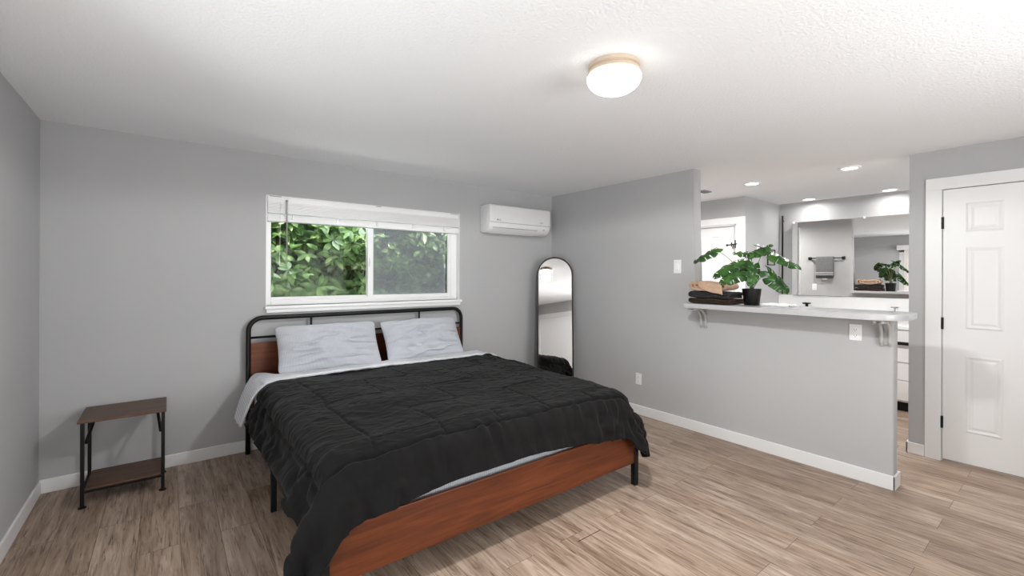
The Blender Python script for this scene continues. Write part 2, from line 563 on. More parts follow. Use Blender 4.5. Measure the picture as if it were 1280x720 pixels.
for wn, wl, xa, xb in (('added_window_2', 'unseen white framed window added for bedroom fill light in the wall behind the camera', FX0, FX1), ('added_window_3', 'unseen white framed window added for bathroom fill light in the wall behind the camera', BX0, BX1)):  # both windows are added out of view to let fill light in
    w2 = thing(wn, wl, 'window', (0, 0, 0), kind='structure')
    bm = new()
    box(bm, xa - 0.06, xa + 0.05, YF - 0.09, YF + 0.015, FZ0, FZ1, 0.004); box(bm, xb - 0.05, xb + 0.06, YF - 0.09, YF + 0.015, FZ0, FZ1, 0.004)
    box(bm, xa - 0.06, xb + 0.06, YF - 0.09, YF + 0.02, FZ0 - 0.06, FZ0 + 0.04, 0.004); box(bm, xa - 0.06, xb + 0.06, YF - 0.09, YF + 0.015, FZ1 - 0.04, FZ1 + 0.06, 0.004)
    box(bm, (xa + xb) / 2 - 0.03, (xa + xb) / 2 + 0.03, YF - 0.08, YF - 0.03, FZ0, FZ1, 0.004)
    obj('window_frame', bm, M['vinyl'], w2)
    bm = new(); box(bm, xa + 0.05, xb - 0.05, YF - 0.062, YF - 0.058, FZ0 + 0.04, FZ1 - 0.04)
    obj('glass_pane', bm, M['glass'], w2)

bl = thing('window_blind', 'white horizontal blind raised and stacked at the top of the window', 'blind', (0, 0, 0))
bm = new(); box(bm, WX0 + 0.008, WX1 - 0.008, 0.0, 0.045, WZ1 - 0.05, WZ1 - 0.006, 0.004)
obj('headrail', bm, M['vinyl'], bl)
bm = new()
ns = 10
for k in range(ns):
    z = 1.960 + k * 0.0096
    yj = 0.0015 * math.sin(k * 2.3)
    pts = [(-0.006 + yj, z - 0.0044), (0.02 + yj, z - 0.0040), (0.046 + yj, z - 0.0044), (0.046 + yj, z + 0.0032), (0.02 + yj, z + 0.0036), (-0.003 + yj, z + 0.0036), (-0.007 + yj, z + 0.0022)]
    prism(bm, pts, 'x', WX0 + 0.01, WX1 - 0.01)
obj('slat_stack', bm, M['vinyl'], bl)
bm = new()
prism(bm, [(-0.012, 1.888), (-0.006, 1.884), (0.045, 1.884), (0.05, 1.89), (0.048, 1.94), (0.028, 1.953), (0.012, 1.95), (-0.001, 1.93), (-0.010, 1.905)], 'x', WX0 + 0.009, WX1 - 0.009)
obj('bottom_rail', bm, M['vinyl'], bl, angle=50)
for x in (1.51, 1.88, 2.25, 2.62, 2.98):
    bm = new(); box(bm, x - 0.006, x + 0.006, -0.013, 0.0, 1.925, 1.95, 0.003); box(bm, x - 0.012, x + 0.012, -0.016, -0.004, 1.905, 1.925, 0.004)
    obj('ladder_clip', bm, M['plastic'], bl)
bm = new(); tube(bm, [(1.46, -0.02, 2.06), (1.458, -0.03, 2.0), (1.457, -0.03, 1.53)], 0.0045, 8); box(bm, 1.452, 1.468, -0.028, 0.0, 2.055, 2.07, 0.002)
obj('tilt_wand', bm, M['grey_plastic'], bl)
bm = new(); tube(bm, [(1.412, -0.012, 2.05), (1.405, -0.018, 1.56)], 0.0016, 6); tube(bm, [(1.405, -0.018, 1.565), (1.405, -0.018, 1.53)], [0.003, 0.006], 8)
obj('pull_cord', bm, M['plastic'], bl)
for xa, xb in ((1.33, 1.42), (2.24, 2.29), (3.06, 3.15)):
    bm = new(); box(bm, xa, xb, -0.003, 0.04, WZ1 - 0.008, WZ1 - 0.002)
    obj('mounting_clip', bm, M['grey_plastic'], bl)

# ------------------------------------------------------------------ air conditioner
ac = thing('air_conditioner', 'white wall mounted air conditioner high on the wall right of the window', 'air conditioner', (0, 0, 0))
AX0, AX1 = 3.435, 4.325
prof = [(0, 1.925), (-0.03, 1.918), (-0.10, 1.912), (-0.145, 1.93), (-0.185, 1.965), (-0.198, 2.0), (-0.202, 2.03), (-0.205, 2.19), (-0.198, 2.212), (-0.18, 2.222), (0, 2.222)]
bm = new(); prism(bm, prof, 'x', AX0, AX1)
es = [e for e in bm.edges if abs(e.verts[0].co.x - e.verts[1].co.x) < 1e-5]
bmesh.ops.bevel(bm, geom=es, offset=0.012, segments=3, affect='EDGES', profile=0.5)
obj('housing', bm, M['plastic'], ac, angle=35)
bm = new(); box(bm, AX0 + 0.004, AX1 - 0.004, -0.2075, -0.198, 2.022, 2.026)
obj('panel_groove', bm, M['grey_plastic'], ac)
bm = new(); prism(bm, [(-0.188, 1.966), (-0.147, 1.927), (-0.105, 1.909), (-0.103, 1.905), (-0.15, 1.922), (-0.192, 1.962)], 'x', AX0 + 0.05, AX1 - 0.2)
obj('air_flap', bm, M['plastic'], ac, angle=50)
bm = new(); box(bm, AX0 + 0.05, AX1 - 0.2, -0.1935, -0.187, 1.966, 1.971)
obj('outlet_slot', bm, M['grey_plastic'], ac)
def disc_y(bm, x, y0, y1, z, r, n=20):
    prism(bm, [(x + r * math.cos(2 * PI * k / n), z + r * math.sin(2 * PI * k / n)) for k in range(n)], 'y', y0, y1)
bm = new(); disc_y(bm, 3.535, -0.2062, -0.203, 2.052, 0.0095)
obj('emblem', bm, M['grey_plastic'], ac)
M['pale_grey'] = mat('pale_grey_print', rgb(190, 190, 192), 0.5)
var_color(M['pale_grey'], rgb(186, 186, 188), rgb(194, 194, 196), 4)
bm = new()
y0, y1, z = -0.2062, -0.203, 2.044
box(bm, 3.552, 3.555, y0, y1, z, z + 0.014); box(bm, 3.552, 3.561, y0, y1, z, z + 0.003)
box(bm, 3.566, 3.569, y0, y1, z, z + 0.014); box(bm, 3.566, 3.577, y0, y1, z, z + 0.003); box(bm, 3.566, 3.577, y0, y1, z + 0.011, z + 0.014); box(bm, 3.574, 3.577, y0, y1, z, z + 0.008); box(bm, 3.571, 3.577, y0, y1, z + 0.006, z + 0.008)
obj('logo', bm, M['grey_plastic'], ac)
bm = new()
for xx in (4.165, 4.185):
    for (a, b, c, d) in ((0, 0.012, 0, 0.002), (0, 0.012, 0.009, 0.011), (0, 0.012, 0.018, 0.020), (0, 0.002, 0, 0.02), (0.010, 0.012, 0, 0.02)):
        box(bm, xx + a, xx + b, -0.2058, -0.203, 2.05 + c, 2.05 + d)
obj('display', bm, M['pale_grey'], ac)
bm = new(); box(bm, 4.222, 4.238, -0.197, -0.19, 1.974, 1.984, 0.001)
obj('sensor', bm, M['grey_plastic'], ac)

# ------------------------------------------------------------------ ceiling lamp, cans, vent
lx, ly = 2.335, -2.80
lp = thing('ceiling_lamp', 'round cream flush ceiling lamp with glowing opal glass dome', 'ceiling lamp', (lx, ly, H))
bm = new(); lathe(bm, [(0.02, 0), (0.117, 0), (0.120, -0.004), (0.120, -0.017), (0.110, -0.022), (0.110, -0.027), (0.121, -0.032), (0.124, -0.046), (0.116, -0.053), (0.02, -0.053)], (0, 0, 0), 64)
obj('lamp_base', bm, M['lampbase'], lp, angle=30)
bm = new()
pr = [(0.110, -0.050), (0.1225, -0.053), (0.127, -0.060), (0.126, -0.072), (0.118, -0.090), (0.103, -0.106), (0.082, -0.119), (0.055, -0.128), (0.028, -0.133), (0.004, -0.134)]
lathe(bm, pr, (0, 0, 0), 64)
obj('glass_dome', bm, M['lampglass'], lp, angle=60)

cans = [(5.15, -0.70, 'unseen recessed light added to brighten the hallway above the towel bar'), (5.628, -1.978, 'recessed ceiling light nearest the hallway door beyond the bar'),  # the first can is an added, unseen fill light for the hallway
        (5.604, -2.849, 'recessed ceiling light above the right end of the bar'),
        (7.20, -1.99, 'recessed ceiling light over the left end of the vanity mirror'),
        (7.20, -2.80, 'recessed ceiling light over the right end of the vanity mirror')]
for x, y, lb in cans:
    c = thing('recessed_light', lb, 'ceiling light', (x, y, H), group='recessed lights over the bathroom')
    bm = new(); lathe(bm, [(0.062, 0.0), (0.088, 0.0), (0.088, -0.006), (0.080, -0.012), (0.066, -0.012), (0.062, -0.006)], (0, 0, 0), 40, cap=False)
    obj('trim_ring', bm, M['plastic'], c, angle=40)
    bm = new(); lathe(bm, [(0.03, -0.002), (0.066, -0.004), (0.060, -0.009), (0.03, -0.0095), (0.002, -0.0098)], (0, 0, 0), 40)
    obj('lens', bm, M['canlens'], c, angle=40)
v = thing('ceiling_vent', 'small grey ceiling vent above the hallway beyond the bar', 'vent', (5.66, -1.42, H))
bm = new(); box(bm, -0.08, 0.08, -0.05, 0.05, -0.012, 0, 0.004)
obj('vent_frame', bm, M['grey_plastic'], v)
bm = new()
for k in range(4):
    y = -0.03 + k * 0.02
    prism(bm, [(y - 0.006, -0.020), (y + 0.006, -0.013), (y + 0.006, -0.010), (y - 0.006, -0.017)], 'x', -0.065, 0.065)
obj('louver', bm, M['grey_plastic'], v)

# ------------------------------------------------------------------ doors
def panel_door(root, y0, y1, z0, z1, xf, th, facing=-1, rows=((0.259, 0.844), (1.045, 1.668), (1.784, 2.004)), stile=0.125, mid=0.11):
    """slab in the yz plane, front face at xf facing -x, raised moulded panels"""
    bm = new()
    box(bm, xf, xf + th, y0, y1, z0, z1, 0.002)
    o = obj('door_slab', bm, M['trim'], root)
    wp = ((y1 - y0) - 2 * stile - mid) / 2
    for (a, b) in rows:
        for ya in (y1 - stile - wp, y0 + stile):
            yb = ya + wp
            bm = new()
            # moulded rim (frame of four mitred bars) and raised field
            for k, (ins0, ins1, d0, d1) in enumerate(((0.0, 0.012, 0.001, 0.007), (0.012, 0.030, 0.007, 0.0015), (0.030, 0.045, 0.0015, 0.006))):
                A = [(ya + ins0, a + ins0), (yb - ins0, a + ins0), (yb - ins0, b - ins0), (ya + ins0, b - ins0)]
                B = [(ya + ins1, a + ins1), (yb - ins1, a + ins1), (yb - ins1, b - ins1), (ya + ins1, b - ins1)]
                va = [bm.verts.new((xf - d0, p[0], p[1])) for p in A]
                vb = [bm.verts.new((xf - d1, p[0], p[1])) for p in B]
                for q in range(4):
                    bm.faces.new((va[q], va[(q + 1) % 4], vb[(q + 1) % 4], vb[q]))
                if k == 2:
                    bm.faces.new(vb)
                if k == 0:
                    vc = [bm.verts.new((xf + 0.0005, p[0], p[1])) for p in A]
                    for q in range(4):
                        bm.faces.new((vc[q], vc[(q + 1) % 4], va[(q + 1) % 4], va[q]))
            bmesh.ops.remove_doubles(bm, verts=bm.verts[:], dist=1e-5)
            obj('raised_panel', bm, M['trim'], root)
    return o
d1 = thing('door_1', 'white six panel door with black hinges at the right edge', 'door', (0, 0, 0), kind='structure')
bm = new()
cw = 0.095
box(bm, XD - 0.018, XD, DY1, DY1 + cw, 0, DZ, 0.003); box(bm, XD - 0.018, XD, DY0 - cw, DY0, 0, DZ, 0.003); box(bm, XD - 0.018, XD, DY0 - cw, DY1 + cw, DZ, DZ + 0.092, 0.003)
box(bm, XD, XD + 0.12, DY1 - 0.002, DY1 + 0.012, 0, DZ); box(bm, XD, XD + 0.12, DY0 - 0.012, DY0 + 0.002, 0, DZ)
obj('door_casing', bm, M['trim'], d1)
panel_door(d1, DY0 + 0.006, DY1 - 0.007, 0.022, DZ - 0.006, XD - 0.008, 0.035)
for z in (1.862, 1.078, 0.307):
    bm = new(); tube(bm, [(XD - 0.014, DY1 - 0.004, z - 0.046), (XD - 0.014, DY1 - 0.004, z + 0.046)], 0.0085, 10)
    box(bm, XD - 0.0125, XD - 0.006, DY1 - 0.008, DY1 + 0.004, z - 0.044, z + 0.044)
    obj('hinge', bm, M['black'], d1)
bm = new()
tube(bm, [(XD - 0.006, DY0 + 0.07, 0.96), (XD - 0.05, DY0 + 0.07, 0.96)], 0.012, 14)
tube(bm, [(XD - 0.008, DY0 + 0.07, 0.96), (XD - 0.016, DY0 + 0.07, 0.96)], 0.03, 20)
tube(bm, [(XD - 0.045, DY0 + 0.07, 0.96), (XD - 0.055, DY0 + 0.07, 0.96), (XD - 0.072, DY0 + 0.07, 0.96), (XD - 0.078, DY0 + 0.07, 0.96)], [0.015, 0.027, 0.026, 0.015], 20)
obj('door_knob', bm, M['black'], d1)

d2 = thing('door_2', 'white door in the hallway beyond the bar behind the plant', 'door', (0, 0, 0), kind='structure')
bm = new()
box(bm, XH - 0.018, XH, YB - 0.02, EY0, 0, EZ, 0.003); box(bm, XH - 0.018, XH, EY1, EY1 + 0.09, 0, EZ, 0.003); box(bm, XH - 0.018, XH, YB - 0.02, EY1 + 0.09, EZ, EZ + 0.09, 0.003)
box(bm, XH, XH + 0.12, EY0 - 0.004, EY0 + 0.02, 0, EZ); box(bm, XH, XH + 0.12, EY0, EY1, EZ - 0.015, EZ)
obj('door_casing', bm, M['trim'], d2)
panel_door(d2, EY0 + 0.05, EY1 - 0.005, 0.02, EZ - 0.018, XH + 0.045, 0.035, rows=((0.26, 0.84), (1.04, 1.66), (1.76, 1.97)))
bm = new()
zc = 1.845
tube(bm, [(XH - 0.014, EY0 + 0.006, zc - 0.05), (XH - 0.014, EY0 + 0.006, zc + 0.05)], 0.009, 10)
tube(bm, [(XH - 0.02, EY0 - 0.02, zc + 0.002), (XH - 0.024, EY0 + 0.10, zc - 0.01)], 0.007, 8)
tube(bm, [(XH - 0.024, EY0 + 0.095, zc - 0.01), (XH - 0.024, EY0 + 0.115, zc - 0.012)], 0.013, 10)
tube(bm, [(XH - 0.022, EY0 + 0.05, zc - 0.03), (XH - 0.022, EY0 + 0.05, zc + 0.022)], 0.008, 8)
tube(bm, [(XH - 0.03, EY0 + 0.03, zc - 0.055), (XH - 0.02, EY0 + 0.03, zc - 0.01)], 0.007, 8)
obj('hinge_stop', bm, M['black'], d2)

# sliding glass door in the left wall, seen only in the bathroom mirror
d3 = thing('door_3', 'white sliding glass door reflected at the right edge of the bathroom mirror', 'door', (0, 0, 0), kind='structure')
bm = new()
box(bm, -0.10, 0.015, SY1 - 0.05, SY1 + 0.06, 0, SZ, 0.004); box(bm, -0.10, 0.015, SY0 - 0.06, SY0 + 0.05, 0, SZ, 0.004); box(bm, -0.10, 0.015, SY0 - 0.06, SY1 + 0.06, SZ - 0.05, SZ + 0.05, 0.004); box(bm, -0.10, 0.0, SY0, SY1, 0, 0.035, 0.004)
box(bm, -0.09, -0.05, (SY0 + SY1) / 2 - 0.035, (SY0 + SY1) / 2 + 0.035, 0.035, SZ - 0.05, 0.004)
obj('door_frame', bm, M['vinyl'], d3)
for (a, b) in ((SY0 + 0.05, (SY0 + SY1) / 2 - 0.035), ((SY0 + SY1) / 2 + 0.035, SY1 - 0.05)):
    bm = new(); box(bm, -0.072, -0.068, a, b, 0.035, SZ - 0.05)
    obj('glass_pane', bm, M['glass'], d3)
vb = thing('vertical_blind', 'pale vertical blind with a white valance reflected in the bathroom mirror', 'blind', (0, 0, 0))
bm = new(); box(bm, 0.0, 0.10, SY0 - 0.08, SY1 + 0.10, SZ + 0.0, SZ + 0.115, 0.004)
obj('valance', bm, M['vinyl'], vb)
bm = new()
for k in range(9):
    y = SY1 - 0.06 - k * 0.045
    prism(bm, [(0.045, y - 0.018), (0.062, y + 0.0), (0.045 + 0.05, y + 0.018), (0.0965, y + 0.0165), (0.064, y - 0.002), (0.0465, y - 0.0195)], 'z', 0.03, SZ)
obj('vane', bm, M['curtain'], vb)

# closet doors in the wall behind the camera, seen in the leaning mirror
d4 = thing('door_4', 'plain white sliding closet doors reflected in the leaning arched mirror', 'door', (0, 0, 0), kind='structure')
bm = new(); box(bm, 0.0, 1.55, YF, YF + 0.04, 2.04, 2.16, 0.004); box(bm, -0.0, 0.07, YF, YF + 0.04, 0, 2.04, 0.004); box(bm, 1.48, 1.55, YF, YF + 0.04, 0, 2.04, 0.004)
obj('door_casing', bm, M['trim'], d4)
for (a, b, y) in ((0.07, 0.80, 0.006), (0.76, 1.48, 0.022)):
    bm = new(); box(bm, a, b, YF + y - 0.004, YF + y + 0.012, 0.01, 2.04, 0.003)
    obj('closet_panel', bm, M['trim'], d4)

# ------------------------------------------------------------------ bar top and brackets
bm = new()
pts = [(4.29, -1.99), (4.29, -3.30)]
for k in range(9):
    a = PI + k / 8 * PI / 2
    pts.append((4.29 + 0.16 + 0.16 * math.cos(a), -3.32 + 0.16 * math.sin(a)))
for k in range(9):
    a = 1.5 * PI + k / 8 * PI / 2
    pts.append((4.76 - 0.10 + 0.10 * math.cos(a), -3.38 + 0.10 * math.sin(a)))
pts += [(4.76, Y1 - 0.001), (4.535 - 0.0, Y1 - 0.001), (4.535, -1.99)]
prism(bm, pts, 'z', 1.156, ZC)
es = [e for e in bm.edges if abs(e.verts[0].co.z - e.verts[1].co.z) < 1e-5]
bmesh.ops.bevel(bm, geom=es, offset=0.005, segments=3, affect='EDGES', profile=0.5)
tag(obj('countertop', bm, M['counter'], angle=40), 'pale grey laminate bar top with rounded end on the half wall', 'countertop')
def bracket(y, lb):
    t = thing('counter_bracket', lb, 'bracket', (W, y, 1.155), group='brackets under the bar top')
    for s in (-1, 1):
        yy = s * 0.022
        path = [(-0.21, 0, -0.012)] + [tuple(p) for p in bez((-0.16, 0, -0.012), (-0.045, 0, -0.012), (-0.018, 0, -0.10), 10)] + [(-0.014, 0, -0.15), (-0.013, 0, -0.178)]
        bm = new(); tube(bm, [(p[0], yy, p[2]) for p in path], 0.0115, 12)
        bmesh.ops.create_uvsphere(bm, u_segments=12, v_segments=8, radius=0.0115, matrix=Matrix.Translation((-0.013, yy, -0.178)))
        obj('curved_rib', bm, M['corbel'], t, smooth=True)
    bm = new(); box(bm, -0.008, 0, -0.028, 0.028, -0.18, 0, 0.003); box(bm, -0.215, -0.0, -0.028, 0.028, -0.006, 0, 0.002)
    obj('back_plate', bm, M['corbel'], t)
bracket(-2.045, 'grey shelf bracket under the left end of the bar top')
bracket(-3.345, 'grey shelf bracket under the right end of the bar top')

# ------------------------------------------------------------------ outlets and switches
def plate_x(name, y, z, label, cat, xf, kind='outlet', face=-1, w=0.072, h=0.118):
    t = thing(name, label, cat, (xf, y, z), 0 if face < 0 else PI)
    bm = new(); box(bm, -0.006, 0, -w / 2, w / 2, -h / 2, h / 2, 0.003)
    obj('cover_plate', bm, M['plastic'], t)
    if kind == 'outlet':
        for s in (-1, 1):
            bm = new(); prism(bm, [(0.017 * math.cos(a) , s * 0.021 + max(-0.0135, min(0.0135, 0.017 * math.sin(a)))) for a in [2 * PI * k / 24 for k in range(24)]], 'x', -0.009, -0.005)
            r = obj('receptacle', bm, M['vinyl'], t)
            bm = new(); box(bm, -0.0095, -0.0085, -0.008, -0.005, s * 0.021 - 0.004, s * 0.021 + 0.007); box(bm, -0.0095, -0.0085, 0.005, 0.008, s * 0.021 - 0.004, s * 0.021 + 0.006); tube(bm, [(-0.0095, 0, s * 0.021 - 0.009), (-0.0085, 0, s * 0.021 - 0.009)], 0.003, 8)
            obj('socket_slot', bm, M['grey_plastic'], r)
    elif kind == 'jack':
        bm = new(); tube(bm, [(-0.004, 0, 0), (-0.014, 0, 0)], 0.006, 10); box(bm, -0.008, -0.004, -0.006, 0.006, -0.022, -0.012); box(bm, -0.008, -0.004, -0.006, 0.006, 0.012, 0.022)
        obj('jack', bm, M['grey_plastic'], t)
    else:
        bm = new(); prism(bm, [(-0.005, -0.033), (-0.012, -0.030), (-0.008, 0.030), (-0.005, 0.033)], 'y', -0.0165, 0.0165)
        obj('rocker', bm, M['vinyl'], t)
    return t
plate_x('wall_outlet', -1.336, 0.368, 'white wall outlet low on the grey wall between bed and bar', 'outlet', W)
plate_x('wall_outlet', -3.175, 1.043, 'white wall outlet on the half wall just under the bar top', 'outlet', W, 'outlet', w=0.074, h=0.116)
plate_x('light_switch', -1.775, 1.528, 'white light switch on the grey wall left of the bar opening', 'switch', W, 'switch', w=0.078, h=0.13)
def plate_y(name, x, z, label, cat, kind):
    t = plate_x(name, YB, z, label, cat, 0, kind)
    t.location = (x, YB, z)
    t.rotation_euler = (0, 0, PI / 2)
    return t
plate_y('wall_outlet', 7.10, 1.36, 'white bathroom outlet below the black towel ring', 'outlet', 'outlet')
plate_y('light_switch', 6.75, 1.80, 'white bathroom switch left of the black towel ring', 'switch', 'switch')

# ------------------------------------------------------------------ bathroom
vn = thing('vanity_cabinet', 'white bathroom vanity cabinet seen through the gap beyond the bar', 'cabinet', (0, 0, 0))
VX = 6.85
bm = new(); box(bm, VX, XV - 0.03, -4.6, YB - 0.06, 0.105, 0.875, 0.002)
obj('carcass', bm, M['trim'], vn)
bm = new(); box(bm, VX + 0.05, XV - 0.03, -4.6, YB - 0.06, 0, 0.105)
obj('toe_kick', bm, M['black'], vn)
for y0_ in (-2.32, -2.82, -3.32, -3.82):
    for (a, b) in ((0.125, 0.33), (0.34, 0.52), (0.53, 0.68), (0.69, 0.865)):
        bm = new(); box(bm, VX - 0.018, VX, y0_ + 0.004, y0_ + 0.496, a, b, 0.003)
        dr = obj('drawer', bm, M['trim'], vn)
        if a == 0.69:
            bm = new(); box(bm, VX - 0.045, VX - 0.03, y0_ + 0.06, y0_ + 0.44, 0.715, 0.748, 0.003); box(bm, VX - 0.035, VX - 0.017, y0_ + 0.08, y0_ + 0.095, 0.72, 0.743); box(bm, VX - 0.035, VX - 0.017, y0_ + 0.405, y0_ + 0.42, 0.72, 0.743)
            obj('handle', bm, M['black'], dr)
bm = new(); box(bm, VX - 0.03, XV - 0.002, -4.6, YB - 0.002, 0.876, 0.912, 0.004); 
vt = obj('countertop', bm, M['plastic'])
tag(vt, 'white vanity countertop along the mirror wall beyond the bar', 'countertop')
bm = new(); box(bm, XV - 0.020, XV - 0.002, -4.6, YB - 0.002, 0.913, 1.185, 0.002)
tag(obj('backsplash', bm, M['plastic']), 'white backsplash below the wide bathroom mirror', 'backsplash')
def faucet(y, lb, m):
    t = thing('faucet', lb, 'faucet', (7.24, y, 0.912), group='faucets on the vanity')
    bm = new(); lathe(bm, [(0.026, 0), (0.026, 0.008), (0.018, 0.014), (0.017, 0.155), (0.019, 0.165), (0.012, 0.170)], (0, 0, 0), 20)
    obj('body', bm, m, t, angle=40)
    bm = new(); box(bm, -0.15, 0.0, -0.014, 0.014, 0.12, 0.14, 0.004)
    obj('spout', bm, m, t)
    bm = new(); box(bm, -0.045, 0.04, -0.036, 0.036, 0.168, 0.186, 0.004)
    obj('lever', bm, m, t)
faucet(-1.957, 'black faucet tip showing above the bar right of the white tray', M['black'])
M['chrome'] = mat('chrome', (0.75, 0.75, 0.76, 1), 0.12, 1.0)
var_color(M['chrome'], (0.72, 0.72, 0.73, 1), (0.78, 0.78, 0.79, 1), 5)
faucet(-2.85, 'chrome faucet tip showing above the right end of the bar', M['chrome'])

MIR_D = math.radians(2.5)
mr_ = thing('wall_mirror', 'wide frameless bathroom mirror above the white backsplash', 'mirror', (XV - 0.07, -1.748, 0))
mlen = 1.75
mr_.rotation_euler = (0, 0, MIR_D)
bm = new(); box(bm, 0, 0.006, -mlen, 0, 1.19, 2.165)
obj('mirror_glass', bm, M['mirror'], mr_)
bm = new(); box(bm, 0.0062, 0.02, -mlen + 0.0, 0, 1.19, 2.165); prism(bm, [(0.02, 0.0), (0.08, 0.0), (0.02, -mlen + 0.6)], 'z', 1.2, 2.155)
obj('backing', bm, M['vinyl'], mr_)
for y in (-0.02, -0.78):
    bm = new(); box(bm, -0.006, 0.01, y - 0.014, y + 0.014, 2.15, 2.178, 0.002)
    obj('mirror_clip', bm, M['plastic'], mr_)

bm = new(); tube(bm, [(XV - 0.03, -1.612, 1.195), (XV - 0.03, -1.612, 2.275)], 0.011, 10); box(bm, XV - 0.03, XV, -1.618, -1.606, 1.26, 1.28); box(bm, XV - 0.03, XV, -1.618, -1.606, 2.19, 2.21)
tag(obj('wall_bar', bm, M['black']), 'slim black vertical bar on the bathroom wall left of the mirror', 'bar')

tr = thing('towel_ring', 'square black towel ring on the bathroom wall above the outlet', 'towel ring', (6.93, YB, 1.78))
bm = new(); box(bm, -0.025, 0.025, -0.012, 0, -0.025, 0.025, 0.003); box(bm, -0.009, 0.009, -0.06, -0.01, -0.009, 0.009, 0.002)
obj('mount', bm, M['black'], tr)
bm = new()
q = [(-0.01, -0.05, 0.008), (0.20, -0.05, 0.008), (0.20, -0.05, -0.19), (-0.01, -0.05, -0.19), (-0.01, -0.05, 0.008)]
for a, b in zip(q, q[1:]):
    box(bm, min(a[0], b[0]) - 0.007, max(a[0], b[0]) + 0.007, -0.057, -0.043, min(a[2], b[2]) - 0.007, max(a[2], b[2]) + 0.007)
obj('ring', bm, M['black'], tr)

tb = thing('towel_bar', 'black towel bar reflected in the bathroom mirror', 'towel bar', (WB, -1.57, 1.765))
bm = new(); box(bm, 0.055, 0.073, -0.27, 0.27, -0.009, 0.009, 0.003)
obj('rail', bm, M['black'], tb)
for s in (-1, 1):
    bm = new(); box(bm, 0.0, 0.012, s * 0.25 - 0.026, s * 0.25 + 0.026, -0.026, 0.026, 0.003); box(bm, 0.01, 0.08, s * 0.25 - 0.014, s * 0.25 + 0.014, -0.014, 0.014, 0.003)
    obj('post', bm, M['black'], tb)
# hanging towel: a folded sheet over the rail with pale bands
tw = thing('hand_towel', 'grey hand towel with pale bands hanging in the mirror reflection', 'towel', (WB + 0.064, -1.56, 1.765))
def hang(ya, yb, zt, zb_, th):
    bm = new()
    path = [(-0.022, zb_ + 0.03)] + [(-0.022, zt)] + [(0.022 * math.cos(a), 0.0 + 0.022 * math.sin(a)) for a in [PI - k * PI / 8 for k in range(9)]] + [(0.024, zt), (0.026, (zt + zb_) / 2), (0.025, zb_)]
    G = []
    for k in range(13):
        t = k / 12
        y = ya + (yb - ya) * t
        G.append([(p[0] + 0.003 * math.sin(t * 9 + p[1] * 8), y, p[1]) for p in path])
    grid_mesh(bm, G)
    return bm
o = obj('towel_cloth', hang(-0.13, 0.13, -0.02, -0.36, 0.006), M['greyterry'], tw, smooth=True)
mo = o.modifiers.new('thick', 'SOLIDIFY'); mo.thickness = 0.010; mo.offset = 0
for z in (-0.255, -0.275, -0.298):
    bm = new(); box(bm, 0.028, 0.0345, -0.131, 0.131, z - 0.0028, z + 0.0028, 0.001)
    obj('pale_band', bm, M['whiteterry'], tw)
bm = new(); box(bm, 0.010, 0.022, -0.035, 0.035, -0.385, -0.34, 0.004)
tag(obj('care_tag', bm, M['whiteterry'], tw), 'white tag')
t_ = plate_x('wall_outlet', -1.39, 1.245, 'white outlet below the hanging towel in the mirror reflection', 'outlet', WB, 'outlet', face=1)

# ------------------------------------------------------------------ things on the bar
tray = thing('soap_tray', 'small white tray lying on the bar right of the potted plant', 'tray', (4.605, -2.64, ZC), math.radians(0))
bm = new(); box(bm, -0.065, 0.065, -0.105, 0.105, 0.0, 0.008, 0.003)
obj('tray_base', bm, M['plastic'], tray)
bm = new(); box(bm, -0.07, 0.07, 0.10, 0.11, 0.004, 0.018, 0.003); box(bm, -0.07, 0.07, -0.11, -0.10, 0.004, 0.018, 0.003); box(bm, -0.07, -0.06, -0.11, 0.11, 0.004, 0.018, 0.003); box(bm, 0.06, 0.07, -0.11, 0.11, 0.004, 0.018, 0.003)
obj('tray_rim', bm, M['plastic'], tray)
bm = new(); box(bm, 0.0, 0.05, 0.02, 0.08, 0.008, 0.022, 0.005)
tag(obj('soap_bar', bm, M['vinyl']), 'white bar of soap on the white tray', 'soap').location = (4.605, -2.64, ZC + 0.0)

def ribbon(path, th):
    """closed outline around an open path"""
    n = len(path)
    Lf, Rt = [], []
    for k in range(n):
        a = path[max(0, k - 1)]; b = path[min(n - 1, k + 1)]
        dx, dy = b[0] - a[0], b[1] - a[1]
        l = math.hypot(dx, dy) or 1
        nx_, ny_ = -dy / l * th / 2, dx / l * th / 2
        Lf.append((path[k][0] + nx_, path[k][1] + ny_)); Rt.append((path[k][0] - nx_, path[k][1] - ny_))
    return Lf + Rt[::-1]

def serp(w, layers, th, n=6, wob=0.0, seed=0):
    """serpentine fold path in (y, z): layers stacked, loops at the ends"""
    rr = random.Random(seed)
    pts = []
    for k in range(layers):
        z = th / 2 + k * th
        d = 1 if k % 2 == 0 else -1
        e = rr.uniform(-0.006, 0.006)
        for q in range(13):
            t = -1 + 2 * q / 12
            y = d * t * (w / 2 - th / 2 + e)
            pts.append((y, z + wob * math.sin(t * 4 + k)))
        if k < layers - 1:
            for q in range(1, n):
                a = -PI / 2 + PI * q / n
                pts.append((d * (w / 2 - th / 2 + e) + d * th / 2 * math.cos(a), z + th / 2 + th / 2 * math.sin(a)))
    return pts

